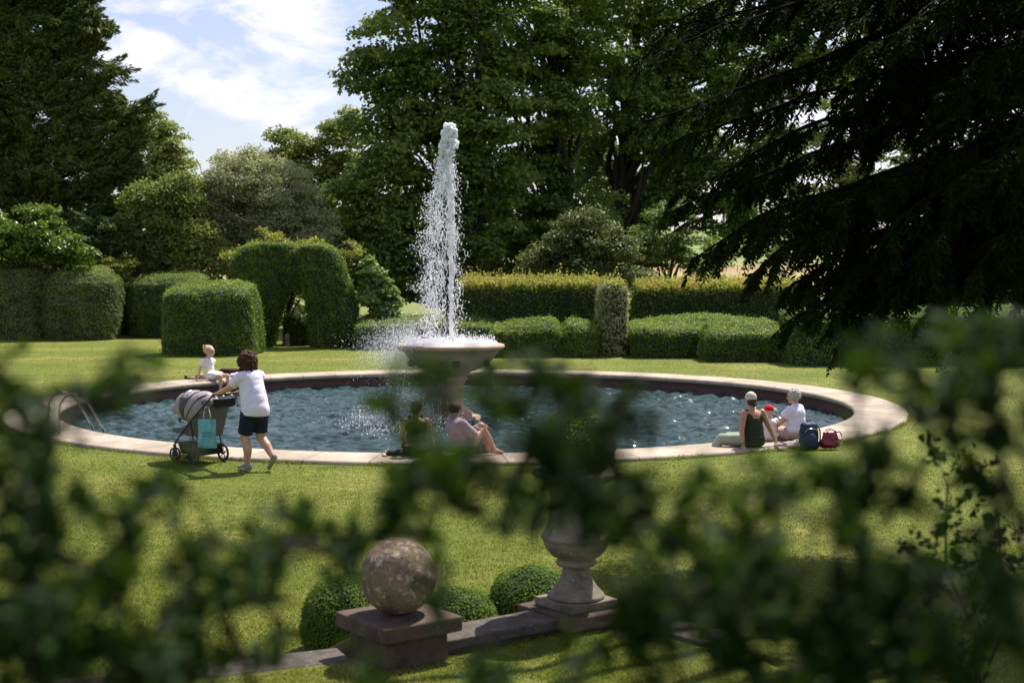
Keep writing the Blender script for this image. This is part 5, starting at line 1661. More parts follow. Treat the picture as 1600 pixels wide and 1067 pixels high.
class Blob:
    """overlapping closed forms fused into one continuous skin by a voxel remesh"""
    def __init__(s):
        s.mb = MB()
    def cap(s, a, b, ra, rb=None, round_=True, seg=14, flat=None):
        rb = ra if rb is None else rb
        a, b = np.array(a, float), np.array(b, float)
        d = b - a; L = np.linalg.norm(d); d = d / max(L, 1e-6)
        pts, rad = [], []
        if round_:
            for t in (-0.98, -0.8, -0.5):
                pts.append(a + d * ra * t); rad.append(ra * math.sqrt(1 - t * t))
        for t in (0, 0.33, 0.66, 1):
            pts.append(a + (b - a) * t); rad.append(ra + (rb - ra) * t)
        if round_:
            for t in (0.5, 0.8, 0.98):
                pts.append(b + d * rb * t); rad.append(rb * math.sqrt(1 - t * t))
        s.mb.tube(pts, rad, seg)
        return s
    def chain(s, pts, rads):
        for i in range(len(pts) - 1):
            s.cap(pts[i], pts[i + 1], rads[i], rads[i + 1])
        return s
    def ell(s, c, r, rot=None):
        Mx = None
        if rot is not None:
            Mx = Matrix.Rotation(rot[1], 3, rot[0]) if not isinstance(rot, Matrix) else rot
        s.mb.ico(c, 1.0, 3, scale=r, rot=Mx)
        return s
    def narrow(s, k):
        s.mb.V = [v * np.array([k, 1, 1]) for v in s.mb.V]
        return s
    def hand(s, w, d, n, k=1.0, curl=0.5, thumb=1):
        """w wrist, d direction of fingers, n back-of-hand normal"""
        w = np.array(w, float); d = unit(np.array(d, float)); n = np.array(n, float)
        n = unit(n - d * (n @ d)); l = np.cross(d, n)
        s.cap(w, w + d * 0.035 * k, 0.024 * k, 0.026 * k)
        pc = w + d * 0.055 * k
        for q in (-1, 0, 1):
            s.cap(pc - d * 0.02 * k + l * 0.018 * k * q, pc + d * 0.03 * k + l * 0.024 * k * q, 0.014 * k, 0.0115 * k)
        for i, ln in enumerate((0.072, 0.082, 0.077, 0.06)):
            o = pc + d * 0.035 * k + l * (0.030 - 0.02 * i) * k * thumb
            ln *= k
            a1 = curl * 0.6; a2 = curl * 1.5
            k1 = o + (d * math.cos(a1) - n * math.sin(a1)) * ln * 0.5
            k2 = k1 + (d * math.cos(a2) - n * math.sin(a2)) * ln * 0.5
            s.cap(o, k1, 0.0095 * k, 0.009 * k); s.cap(k1, k2, 0.009 * k, 0.0075 * k)
        t0 = w + d * 0.03 * k + l * 0.026 * k * thumb
        t1 = t0 + (d * 0.6 + l * 0.75 * thumb - n * 0.3 * curl) * 0.036 * k
        t2 = t1 + (d * 0.9 + l * 0.2 * thumb - n * 0.5 * curl) * 0.03 * k
        s.cap(t0, t1, 0.0125 * k, 0.0105 * k); s.cap(t1, t2, 0.0105 * k, 0.009 * k)
        return s
    def foot(s, ank, toe, k=1.0, up=(0, 0, 1)):
        ank, toe = np.array(ank, float), np.array(toe, float)
        d = unit(toe - ank); u = np.array(up, float)
        h = ank - d * 0.045 * k - u * 0.035 * k
        s.cap(ank, h, 0.036 * k, 0.032 * k)
        s.cap(h, toe, 0.034 * k, 0.024 * k)
        lat = np.cross(d, u)
        s.cap(ank, toe + lat * 0.02 * k, 0.036 * k, 0.019 * k)
        s.cap(ank, toe - lat * 0.02 * k, 0.03 * k, 0.017 * k)
        return s
    def head(s, c, face, k=1.0, up=(0, 0, 1)):
        c = np.array(c, float); f = unit(np.array(face, float)); u = np.array(up, float)
        u = unit(u - f * (u @ f)); r = np.cross(f, u)
        Mx = Matrix([list(r), list(f), list(u)]).transposed()
        s.ell(c + u * 0.018 * k, (0.074 * k, 0.093 * k, 0.09 * k), Mx)
        s.ell(c + f * 0.026 * k - u * 0.052 * k, (0.053 * k, 0.062 * k, 0.062 * k), Mx)
        s.ell(c + f * 0.06 * k - u * 0.092 * k, (0.022 * k, 0.02 * k, 0.018 * k), Mx)
        s.cap(c + f * 0.086 * k + u * 0.012 * k, c + f * 0.108 * k - u * 0.022 * k, 0.009 * k, 0.013 * k)
        s.cap(c + f * 0.085 * k - u * 0.057 * k - r * 0.02 * k, c + f * 0.085 * k - u * 0.057 * k + r * 0.02 * k, 0.009 * k, 0.009 * k)
        s.cap(c + f * 0.083 * k + u * 0.03 * k - r * 0.035 * k, c + f * 0.083 * k + u * 0.03 * k + r * 0.035 * k, 0.012 * k, 0.012 * k)
        for q in (-1, 1):
            s.ell(c + r * 0.077 * k * q - u * 0.012 * k - f * 0.005 * k, (0.011 * k, 0.018 * k, 0.03 * k), Mx)
        s.eyes = [c + f * 0.083 * k + u * 0.004 * k + r * 0.031 * k * q for q in (-1, 1)]
        s.er = 0.011 * k
        return s
    def build(s, name, mat, vox=0.008, parent=None, cuts=(), smooth=6, disp=0.0, dscale=0.05):
        me = s.mb.mesh(name)
        tmp = bpy.data.objects.new('tmp', me); col.objects.link(tmp)
        r = tmp.modifiers.new('r', 'REMESH'); r.mode = 'VOXEL'; r.voxel_size = vox; r.use_smooth_shade = True
        sm = tmp.modifiers.new('s', 'SMOOTH'); sm.factor = 0.5; sm.iterations = smooth
        if disp:
            tx = bpy.data.textures.new('t', 'CLOUDS'); tx.noise_scale = dscale
            dm = tmp.modifiers.new('d', 'DISPLACE'); dm.texture = tx; dm.strength = disp; dm.mid_level = 0.5; dm.texture_coords = 'LOCAL'
        dg = bpy.context.evaluated_depsgraph_get()
        out = bpy.data.meshes.new_from_object(tmp.evaluated_get(dg))
        bpy.data.objects.remove(tmp)
        if cuts:
            bm = bmesh.new(); bm.from_mesh(out)
            for (co, no) in cuts:
                g = bm.verts[:] + bm.edges[:] + bm.faces[:]
                res = bmesh.ops.bisect_plane(bm, geom=g, plane_co=Vector(co), plane_no=Vector(no), clear_outer=True)
                ed = [e for e in res['geom_cut'] if isinstance(e, bmesh.types.BMEdge)]
                bmesh.ops.holes_fill(bm, edges=ed, sides=0)
            bm.to_mesh(out); bm.free()
        out.name = name
        out.materials.clear()
        o = link(name, out, [mat], parent)
        return o

M_EYE = simple('dark_eye', (0.02, 0.015, 0.012), 0.2)
def eyes(b, parent):
    for e in b.eyes:
        mm = MB(); mm.ico(tuple(e), b.er, 2); mm.build('eye', M_EYE, parent, smooth=True)
def place(o, loc, heading):
    o.location = loc
    o.rotation_euler = (0, 0, math.atan2(-heading[0], heading[1]))

WH = unit(np.array([-0.75, 0.66]))
wroot = P(398, 735, 0)
# ---- woman pushing the pushchair: local +Y is her heading, +X her right
def hair_curls(parent, c, r, mat, n=260, zs=1.1, curl=0.02, seed=1, cut=None, front=None, hang=0.0):
    rg = np.random.default_rng(seed)
    b = Blob()
    b.ell(c, (r, r * 1.02, r * zs))
    k = 0
    while k < n:
        d = unit(rg.normal(0, 1, 3))
        if front is not None and d @ np.array(front) > 0.45 and d[2] < 0.45:
            k += 1; continue
        p = np.array(c) + d * np.array([r, r, r * zs]) * rg.uniform(0.88, 1.08)
        b.mb.ico(p, curl * rg.uniform(0.6, 1.3), 1)
        k += 1
    return b
def woman():
    b = Blob()
    b.head((0, 0.18, 1.555), (0, 1, -0.12), 1.0)
    b.chain([(0, 0.10, 1.38), (0, 0.15, 1.49)], [0.06, 0.055])
    b.ell((0, 0.06, 1.27), (0.165, 0.13, 0.17)); b.ell((0, 0.02, 1.08), (0.165, 0.15, 0.17)); b.ell((0, -0.03, 0.88), (0.17, 0.15, 0.13))
    for q in (-1, 1):
        b.chain([(q * 0.145, 0.075, 1.35), (q * 0.205, 0.36, 1.165), (q * 0.20, 0.60, 1.09)], [0.062, 0.045, 0.027])
        b.hand((q * 0.20, 0.60, 1.09), (-q * 0.1, 1, -0.12), (0, 0.1, 1), 0.95, 1.35, -q)
    b.chain([(-0.1, 0.0, 0.86), (-0.1, 0.09, 0.48), (-0.1, 0.03, 0.30), (-0.1, 0.05, 0.09)], [0.11, 0.068, 0.064, 0.038])
    b.chain([(0.1, -0.03, 0.86), (0.1, -0.01, 0.49), (0.1, -0.16, 0.36), (0.1, -0.30, 0.20)], [0.11, 0.068, 0.064, 0.038])
    b.foot((-0.1, 0.05, 0.08), (-0.1, 0.2, 0.03)); b.foot((0.1, -0.31, 0.19), (0.1, -0.2, 0.04), 0.9, (0, -0.5, 0.6))
    o = b.build('person', SK_FAIR, 0.0075)
    props(o, 'person with dark curly hair in white t-shirt and navy shorts pushing a pushchair', 'person')
    place(o, wroot, WH)
    eyes(b, o)
    t = Blob()
    t.ell((0, 0.065, 1.26), (0.205, 0.155, 0.20)); t.ell((0, 0.045, 1.17), (0.204, 0.165, 0.24)); t.ell((0, 0.015, 1.07), (0.207, 0.178, 0.26)); t.ell((0, -0.01, 0.98), (0.217, 0.188, 0.24)); t.ell((0, -0.03, 0.88), (0.226, 0.196, 0.22))
    t.cap((0, 0.1, 1.36), (0, 0.12, 1.42), 0.085, 0.075)
    for q in (-1, 1):
        t.chain([(q * 0.12, 0.06, 1.36), (q * 0.175, 0.08, 1.36)], [0.09, 0.082])
        t.cap((q * 0.175, 0.08, 1.36), (q * 0.207, 0.245, 1.245), 0.083, 0.078, round_=False)
    t.narrow(0.955).build('shirt', cloth('white_shirt', (0.72, 0.69, 0.86), 0.9, 5.0), 0.009, o, cuts=[((0, -0.03, 0.82), (0, 0.12, -1))], disp=0.010, dscale=0.16, smooth=14)
    s = Blob()
    s.ell((0, -0.03, 0.86), (0.205, 0.172, 0.16))
    s.cap((-0.1, 0.0, 0.86), (-0.105, 0.085, 0.535), 0.126, 0.108, round_=False)
    s.cap((0.1, -0.03, 0.86), (0.105, -0.01, 0.545), 0.126, 0.108, round_=False)
    s.narrow(0.95).build('shorts', cloth('navy_cloth', (0.012, 0.02, 0.045), 0.6, 6.0), 0.009, o, disp=0.01)
    msh = cloth('grey_shoe', (0.25, 0.23, 0.23), 0.2); msl = simple('pale_sole', (0.55, 0.52, 0.48), 0.7)
    for (an, toe, up) in (((-0.1, 0.05, 0.085), (-0.1, 0.215, 0.04), (0, 0, 1)), ((0.1, -0.315, 0.2), (0.1, -0.2, 0.045), (0, -0.55, 0.62))):
        f = Blob(); f.foot(an, toe, 1.28, up); sh = f.build('shoe', msh, 0.006, o)
        an_, toe_ = np.array(an), np.array(toe); u = unit(np.array(up)); d = unit(toe_ - an_)
        so = Blob(); h = an_ - d * 0.06 - u * 0.06; 
        lat = np.cross(d, u)
        for q in (-1, 0, 1):
            so.cap(h + lat * 0.018 * q, toe_ - u * 0.02 + lat * 0.024 * q, 0.017, 0.015)
        so.build('sole', msl, 0.005, sh)
    h = hair_curls(o, (0, 0.145, 1.57), 0.128, None, 420, 1.12, 0.024, 3, front=(0, 1, -0.1))
    for i in range(60):
        a = rng.uniform(0, 6.28)
        h.mb.ico((0.12 * math.cos(a), 0.12 + 0.10 * math.sin(a), rng.uniform(1.41, 1.52)), rng.uniform(0.016, 0.03), 1)
    h.build('hair', hairm('dark_curly', (0.02, 0.009, 0.005), (0.11, 0.045, 0.025), 50), 0.0075, o, smooth=1, disp=0.03, dscale=0.02)
    return o
woman()

# ---- pushchair
PHD = Vector((WH[0], WH[1], 0)); PRT = Vector((WH[1], -WH[0], 0))
proot = wroot + PHD * 1.12 + PRT * 0.02
pram = empty('pushchair', proot, math.atan2(-WH[0], WH[1]), label='grey hooded four wheeled pushchair with black frame being pushed along the pool', cat='pushchair')
M_PHOOD = cloth('pram_hood', (0.30, 0.28, 0.295), 0.8, 7.0)
M_PFAB = cloth('pram_grey', (0.125, 0.113, 0.11), 0.5, 8.0)
M_PDARK = cloth('pram_black', (0.018, 0.018, 0.02), 0.4, 9.0)
M_PFRAME = simple('pram_frame', (0.012, 0.012, 0.013), 0.35, 0.1)
M_RUB = simple('pram_tyre', (0.03, 0.028, 0.028), 0.8)
M_HUB = simple('pram_rim', (0.06, 0.058, 0.06), 0.4)
def wheel(c, r, w):
    root = empty('wheel', c); root.parent = pram; root.empty_display_size = 0.05
    mb = MB()
    n = 40
    th = np.arange(n) * 2 * math.pi / n
    mb.tube([(0, math.cos(a) * (r - w / 2), math.sin(a) * (r - w / 2)) for a in th], w / 2, 10, closed=True)
    mb.build('tyre', M_RUB, root, smooth=True)
    mb = MB()
    mb.tube([(0, math.cos(a) * (r - w * 1.05), math.sin(a) * (r - w * 1.05)) for a in th], w * 0.22, 8, closed=True)
    mb.tube([(-w * 0.7, 0, 0), (w * 0.7, 0, 0)], r * 0.17, 12)
    for i in range(5):
        a = i * 2 * math.pi / 5 + 0.3
        for da in (-0.16, 0.16):
            mb.tube([(0, math.cos(a + da * 1.5) * r * 0.12, math.sin(a + da * 1.5) * r * 0.12), (0, math.cos(a + da) * (r - w), math.sin(a + da) * (r - w))], w * 0.16, 6)
    mb.build('rim', M_HUB, root, smooth=True)
for q in (-1, 1):
    wheel((q * 0.27, 0.0, 0.135), 0.135, 0.034)
    wheel((q * 0.17 + 0.025, 0.60, 0.102), 0.102, 0.026)
    wheel((q * 0.17 - 0.025, 0.60, 0.102), 0.102, 0.026)
mb = MB()
for q in (-1, 1):
    mb.tube([(q * 0.235, -0.46, 1.065), (q * 0.24, -0.40, 1.03), (q * 0.235, 0.14, 0.62), (q * 0.20, 0.55, 0.29), (q * 0.17, 0.60, 0.25), (q * 0.17, 0.62, 0.2)], 0.0135, 8)
    mb.tube([(q * 0.235, 0.12, 0.64), (q * 0.25, 0.02, 0.30), (q * 0.255, 0.0, 0.135)], [0.013, 0.012, 0.014], 8)
    mb.tube([(q * 0.25, 0.02, 0.28), (q * 0.2, 0.5, 0.30)], 0.008, 6)
    mb.tube([(q * 0.17, 0.61, 0.25), (q * 0.17, 0.60, 0.15), (q * 0.17, 0.60, 0.09)], [0.024, 0.02, 0.012], 8)
    mb.tube([(q * 0.17 - 0.03, 0.60, 0.088), (q * 0.17 + 0.03, 0.60, 0.088)], 0.008, 6)
mb.tube([(-0.27, 0, 0.135), (0.27, 0, 0.135)], 0.011, 8)
mb.tube([(-0.2, 0.54, 0.28), (0.2, 0.54, 0.28)], 0.011, 8)
mb.build('frame', M_PFRAME, pram, smooth=True)
mb = MB(); mb.tube([(-0.235, -0.46, 1.065), (-0.22, -0.485, 1.075), (0.22, -0.485, 1.075), (0.235, -0.46, 1.065)], 0.0175, 10); mb.build('handle', M_PFRAME, pram, smooth=True)
mb = MB(); mb.tube([(0.14, -0.485, 1.06), (0.15, -0.50, 0.99), (0.16, -0.505, 0.9), (0.17, -0.5, 0.86), (0.165, -0.49, 0.92), (0.155, -0.485, 1.05)], 0.007, 6); mb.build('wrist_strap', M_PFRAME, pram, smooth=True)
b = Blob()
b.ell((0, 0.30, 0.82), (0.235, 0.44, 0.26)); b.ell((0, 0.08, 0.84), (0.23, 0.26, 0.24)); b.ell((0, 0.62, 0.78), (0.17, 0.20, 0.11)); b.ell((0, 0.74, 0.74), (0.12, 0.12, 0.06))
hood = b.build('hood', M_PHOOD, 0.012, pram, cuts=[((0, 0.32, 0.60), (0, -0.45, -1)), ((0, 0.32, 0.60), (0, 0.42, -1))], disp=0.01, smooth=10)
def hood_band(name, a0, a1, mat, k=1.012, ztop=None):
    b = Blob(); b.ell((0, 0.30, 0.82), (0.235 * k, 0.44 * k, 0.26 * k)); b.ell((0, 0.08, 0.84), (0.23 * k, 0.26 * k, 0.24 * k))
    a0, a1 = R_(a0), R_(a1); pv = (0, 0.36, 0.58)
    cuts = [(pv, (0, -math.sin(a1), math.cos(a1))), (pv, (0, math.sin(a0), -math.cos(a0))), ((0, 0, 0.63), (0, 0, -1))]
    if ztop: cuts.append(((0, 0, ztop), (0, 0, 1)))
    return b.build(name, mat, 0.008, pram, cuts=cuts, smooth=8)
hood_band('window_panel', 84, 108, simple('pram_mesh', (0.05, 0.04, 0.036), 0.6), 1.015, 0.98)
hood_band('hood_rib', 109, 112, M_PFRAME, 1.02); hood_band('hood_rib', 131, 134, M_PFRAME, 1.02); hood_band('hood_rib', 80, 83, M_PFRAME, 1.02)
# tub and seat back
def extrude(name, prof, hw, mat, parent, bev=0.02):
    mm = MB(); n = len(prof)
    V = [(-hw, y, z) for y, z in prof] + [(hw, y, z) for y, z in prof]
    mm.add(V, [[i, (i + 1) % n, (i + 1) % n + n, i + n] for i in range(n)])
    cy = sum(p[0] for p in prof) / n; cz = sum(p[1] for p in prof) / n
    mm.add(V[:n] + [(-hw, cy, cz)], [[n, (i + 1) % n, i] for i in range(n)])
    mm.add(V[n:] + [(hw, cy, cz)], [[n, i, (i + 1) % n] for i in range(n)])
    return mm.build(name, mat, parent, bevel=bev)
extrude('seat', [(-0.28, 0.98), (-0.30, 0.90), (-0.12, 0.42), (0.04, 0.38), (0.16, 0.44), (0.24, 0.60), (0.30, 0.72), (0.1, 0.88), (-0.1, 0.96)], 0.17, M_PFAB, pram)
extrude('footrest', [(0.10, 0.46), (0.20, 0.40), (0.62, 0.44), (0.66, 0.49), (0.40, 0.52), (0.22, 0.60)], 0.185, M_PFAB, pram)
mb = MB(); mb.tube([(-0.19, 0.42, 0.60), (-0.17, 0.50, 0.64), (0.17, 0.50, 0.64), (0.19, 0.42, 0.60)], 0.012, 8); mb.build('bumper_bar', M_PDARK, pram, smooth=True)
extrude('basket', [(-0.12, 0.30), (-0.06, 0.14), (0.42, 0.13), (0.50, 0.29), (0.2, 0.25)], 0.19, M_PDARK, pram)
extrude('parent_tray', [(-0.50, 1.0), (-0.50, 0.90), (-0.40, 0.86), (-0.31, 0.88), (-0.30, 0.99)], 0.13, M_PDARK, pram)

# ---- carrier bag hanging from the handle
bag_p = proot - PHD * 0.42 - PRT * 0.33
bagr = empty('carrier_bag', (bag_p.x, bag_p.y, 0.30), R_(-12), label='shiny turquoise carrier bag with a dark print hanging from the pushchair handle', cat='bag')
N1, N2 = 22, 26
def bag_surf(side):
    V = []
    for j in range(N2 + 1):
        v = j / N2
        for i in range(N1 + 1):
            u = i / N1 * 2 - 1
            hw = 0.148 - 0.012 * v + 0.004 * math.sin(v * 9)
            d = (0.062 * (1 - abs(u) ** 2.6) * (1 - v * 0.62) * (1 if v > 0.04 else 0.7))
            cr_ = 0.006 * math.sin(u * 9 + v * 6) * math.sin(v * 11) + 0.004 * math.sin(u * 23 - v * 5)
            V.append((u * hw, side * (d + cr_ * (1 - abs(u) ** 4)), 0.42 * v))
    idx = lambda i, j: j * (N1 + 1) + i
    F = [[idx(i, j), idx(i + 1, j), idx(i + 1, j + 1), idx(i, j + 1)] for j in range(N2) for i in range(N1)]
    return V, F
mb = MB()
for sd_ in (-1, 1):
    V, F = bag_surf(sd_); mb.add(V, F)
mb.build('bag_body', cloth('turquoise_plastic', (0.10, 0.33, 0.38), 0.7, 9.0, c2=(0.16, 0.42, 0.46), rough=0.28, scale=9), bagr, smooth=True)
for sd_ in (-1, 1):
    mb = MB(); mb.tube([(-0.055, sd_ * 0.012, 0.41), (-0.05, sd_ * 0.01, 0.5), (-0.02, 0, 0.60), (0.02, 0, 0.60), (0.05, sd_ * 0.01, 0.5), (0.055, sd_ * 0.012, 0.41)], 0.004, 6); mb.build('bag_handle', simple('bag_string', (0.55, 0.58, 0.6), 0.6), bagr, smooth=True)
mb = MB()
rg = np.random.default_rng(8)
def stroke(pts, r=0.0035):
    mb.tube([(x, -0.066 * (1 - abs(x / 0.145) ** 2.6) * (1 - (z / 0.42) * 0.62) - 0.0045, z) for x, z in pts], r, 5)
# the print on the bag is too small to read: two rows of short cursive strokes
for (z0, x0, x1, hgt) in ((0.225, -0.085, 0.085, 0.026), (0.185, -0.07, 0.075, 0.016)):
    xx = x0
    pts = []
    while xx < x1:
        pts.append((xx, z0 + rg.uniform(-1, 1) * hgt * 0.5)); xx += rg.uniform(0.006, 0.012)
    stroke(pts)
mb.build('print', simple('bag_print', (0.02, 0.10, 0.13), 0.5), bagr, smooth=True)

# ---- seated figures. Local +Y heading, +X right, z = 0 on the coping
def seated(label, loc, heading, k, skin_m, spec):
    b = Blob()
    b.head(spec['head'], spec['face'], spec.get('hk', 1.0), spec.get('hup', (0, 0, 1)))
    hd = np.array(spec['head']); nk = np.array(spec['neck'])
    b.chain([nk, hd * 0.72 + nk * 0.28], [0.056, 0.05])
    for (c, r) in spec['torso']: b.ell(c, r)
    for arm in spec['arms']:
        b.chain(arm['p'], arm.get('r', [0.05, 0.038, 0.025]))
        b.hand(arm['p'][-1], arm['d'], arm['n'], arm.get('k', 0.95), arm.get('curl', 0.25), arm.get('t', 1))
    for leg in spec['legs']:
        b.chain(leg['p'], leg.get('r', [0.088, 0.058, 0.052, 0.034]))
        if leg.get('foot') is not None: b.foot(leg['p'][-1], leg['foot'], leg.get('fk', 1.0))
    o = b.build('person', skin_m, spec.get('vox', 0.008))
    o.scale = (k, k, k)
    place(o, loc, heading)
    props(o, label, 'person')
    eyes(b, o)
    return o
CO = 0.064
# person in the pale dress on the far rim, feet over the water
h2 = unit(np.array([0.88, -0.47]))
loc = PC + Vector((math.cos(R_(139.6)), math.sin(R_(139.6)), 0)) * (R_IN + 0.12); loc.z = CO
o = seated('person with blonde bun in white puff sleeved dress sitting on the far pool rim', loc, h2, 0.90, SK_PALE, dict(
    head=(0.0, -0.15, 0.80), face=(-0.1, 0.85, 0.0), hk=1.42, neck=(0, -0.20, 0.60),
    torso=[((0, -0.14, 0.13), (0.165, 0.14, 0.12)), ((0, -0.17, 0.30), (0.13, 0.105, 0.14)), ((0, -0.20, 0.47), (0.15, 0.11, 0.15))],
    arms=[dict(p=[(0.16, -0.21, 0.54), (0.25, -0.30, 0.30), (0.27, -0.34, 0.06)], d=(0.1, -0.3, -0.35), n=(0, 0, 1), t=-1),
          dict(p=[(-0.16, -0.21, 0.54), (-0.27, -0.24, 0.30), (-0.28, -0.22, 0.07)], d=(-0.1, 0.3, -0.25), n=(0, 0, 1), t=1)],
    legs=[dict(p=[(0.085, -0.1, 0.11), (0.13, 0.33, 0.13), (0.12, 0.33, -0.08), (0.11, 0.30, -0.34)], foot=(0.11, 0.43, -0.42)), dict(p=[(-0.085, -0.1, 0.11), (-0.15, 0.34, 0.13), (-0.16, 0.37, -0.08), (-0.16, 0.37, -0.34)], foot=(-0.16, 0.5, -0.42))]))
d = Blob()
d.ell((0, -0.19, 0.47), (0.172, 0.132, 0.165)); d.ell((0, -0.165, 0.32), (0.148, 0.122, 0.15)); d.ell((0, -0.12, 0.15), (0.215, 0.19, 0.14)); d.cap((0.09, -0.08, 0.13), (0.12, 0.10, 0.13), 0.12, 0.115); d.cap((-0.09, -0.08, 0.13), (-0.12, 0.10, 0.13), 0.12, 0.115); d.ell((0, 0.02, 0.09), (0.2, 0.13, 0.08))
for q in (-1, 1): d.ell((q * 0.19, -0.225, 0.49), (0.105, 0.10, 0.115)); 
d.build('dress', cloth('white_dress', (0.76, 0.72, 0.68), 0.9, 8.0), 0.009, o, disp=0.012, dscale=0.1)
hb = hair_curls(o, (0.01, -0.185, 0.84), 0.132, None, 160, 1.0, 0.012, 5, front=(-0.1, 0.85, -0.1))
hb.ell((0.03, -0.285, 0.90), (0.06, 0.07, 0.065)); 
for i in range(30): hb.mb.ico((0.03 + rng.normal(0, 0.03), -0.28 + rng.normal(0, 0.035), 0.93 + rng.random() * 0.04), 0.014, 1)
hb.build('hair', hairm('blonde', (0.40, 0.24, 0.12), (0.68, 0.50, 0.32), 40), 0.008, o, smooth=2)

# cap and dark tank dress
h4 = unit(np.array([-0.5, 0.86]))
loc = P(1176, 698, CO)
o = seated('person in a pale cap and dark olive tank top sitting with back turned', loc, h4, 1.0, SK_TAN, dict(
    head=(0.0, 0.06, 0.75), face=(0.45, 1, -0.05), neck=(0, 0.02, 0.58),
    torso=[((0, 0.0, 0.13), (0.19, 0.145, 0.13)), ((0, 0.0, 0.30), (0.165, 0.12, 0.15)), ((0, 0.01, 0.47), (0.18, 0.115, 0.14))],
    arms=[dict(p=[(-0.19, 0.0, 0.545), (-0.27, -0.05, 0.28), (-0.29, -0.12, 0.05)], d=(-0.15, -0.35, -0.25), n=(0, 0, 1), r=[0.058, 0.044, 0.028], t=1),
          dict(p=[(0.19, 0.0, 0.545), (0.30, -0.05, 0.29), (0.42, -0.08, 0.05)], d=(0.4, -0.2, -0.2), n=(0, 0, 1), r=[0.056, 0.042, 0.027], t=-1)],
    legs=[dict(p=[(-0.1, 0.03, 0.11), (-0.37, 0.33, 0.12), (-0.46, 0.36, 0.0), (-0.56, 0.42, -0.14)], foot=(-0.66, 0.44, -0.2)), dict(p=[(0.08, 0.04, 0.11), (-0.12, 0.44, 0.12), (-0.2, 0.5, -0.08), (-0.26, 0.52, -0.3)], foot=None)]))
d = Blob()
d.ell((0, 0.0, 0.13), (0.212, 0.168, 0.15)); d.ell((0, 0.0, 0.30), (0.185, 0.14, 0.17)); d.ell((0, 0.0, 0.22), (0.195, 0.15, 0.18)); d.ell((0, 0.012, 0.40), (0.186, 0.134, 0.13)); d.ell((0, 0.0, 0.06), (0.21, 0.17, 0.07)); d.ell((0.105, 0.012, 0.46), (0.07, 0.125, 0.10)); d.ell((-0.105, 0.012, 0.46), (0.07, 0.125, 0.10))
for q in (-1, 1): d.cap((q * 0.085, 0.0, 0.50), (q * 0.098, 0.03, 0.595), 0.036, 0.026)
d.build('tank_top', cloth('olive_dark', (0.030, 0.036, 0.022), 0.5, 8.0), 0.008, o, cuts=[((0, 0, 0.60), (0, 0, 1))], smooth=10)
d = Blob(); d.chain([(-0.1, 0.03, 0.11), (-0.37, 0.33, 0.12), (-0.45, 0.36, 0.01)], [0.108, 0.085, 0.075]); d.chain([(0.08, 0.04, 0.11), (-0.12, 0.44, 0.12)], [0.108, 0.085])
d.build('trousers', cloth('sage_trousers', (0.30, 0.34, 0.27), 0.6), 0.009, o)
d = Blob(); d.ell((0.0, 0.055, 0.775), (0.09, 0.104, 0.108)); c = d.build('cap', cloth('cap_cloth', (0.52, 0.49, 0.43), 0.2), 0.007, o, cuts=[((0, 0.06, 0.765), (0, 0.05, -1))])
d = Blob(); d.ell((0.065, 0.16, 0.785), (0.07, 0.07, 0.012)); d.build('peak', cloth('cap_peak', (0.52, 0.49, 0.43), 0.2), 0.006, c)
d = Blob(); d.ell((0.0, 0.025, 0.72), (0.078, 0.082, 0.075)); d.ell((0, -0.045, 0.68), (0.04, 0.03, 0.035)); d.build('hair', hairm('brown_hair', (0.03, 0.016, 0.01), (0.09, 0.05, 0.03)), 0.007, o, cuts=[((0, 0.09, 0.7), (0, 1, 0.0)), ((0, 0, 0.765), (0, 0, 1))], smooth=2)
mb = MB(); th = np.arange(16) * 2 * math.pi / 16
mb.tube([(-0.287 + 0.03 * math.cos(a), -0.105 + 0.03 * math.sin(a), 0.085) for a in th], 0.008, 6, closed=True); mb.build('wrist_watch', simple('black_strap', (0.01, 0.01, 0.01), 0.5), o, smooth=True)

# grey haired person in white
h6 = unit(np.array([-0.80, 0.60]))
loc = P(1243, 688, CO)
o = seated('person with short grey hair in a white t-shirt sitting beside the navy backpack', loc, h6, 1.0, SK_FAIR, dict(
    head=(0.0, 0.05, 0.725), face=(-0.35, 1, -0.1), neck=(0, 0.0, 0.57),
    torso=[((0, 0.0, 0.13), (0.19, 0.155, 0.13)), ((0, 0.0, 0.29), (0.17, 0.14, 0.15)), ((0, 0.0, 0.45), (0.18, 0.125, 0.14))],
    arms=[dict(p=[(-0.18, 0.02, 0.52), (-0.20, 0.16, 0.30), (-0.20, 0.38, 0.15)], d=(0.05, 1, -0.25), n=(0, 0, 1), t=1), dict(p=[(0.18, 0.02, 0.52), (0.22, 0.15, 0.29), (0.16, 0.36, 0.17)], d=(-0.2, 1, -0.2), n=(0, 0, 1), t=-1)],
    legs=[dict(p=[(-0.1, 0.05, 0.11), (-0.13, 0.45, 0.12), (-0.13, 0.49, -0.08), (-0.13, 0.50, -0.32)], foot=None), dict(p=[(0.1, 0.05, 0.11), (0.1, 0.46, 0.12), (0.1, 0.5, -0.08), (0.1, 0.52, -0.32)], foot=None)]))
d = Blob(); d.ell((0, 0.0, 0.20), (0.198, 0.165, 0.15)); d.ell((0, 0.0, 0.32), (0.19, 0.162, 0.16)); d.ell((0, 0.0, 0.44), (0.198, 0.148, 0.15)); d.cap((0, 0, 0.53), (0, 0.01, 0.575), 0.085, 0.07)
for q in (-1, 1): d.chain([(q * 0.12, 0.01, 0.51), (q * 0.18, 0.02, 0.515)], [0.075, 0.075]); d.cap((q * 0.18, 0.02, 0.515), (q * 0.205, 0.11, 0.40), 0.076, 0.08, round_=False)
d.build('shirt', cloth('white_tee', (0.72, 0.69, 0.84), 0.9, 7.0), 0.009, o, cuts=[((0, 0, 0.12), (0, 0.05, -1))], disp=0.012, dscale=0.14, smooth=10)
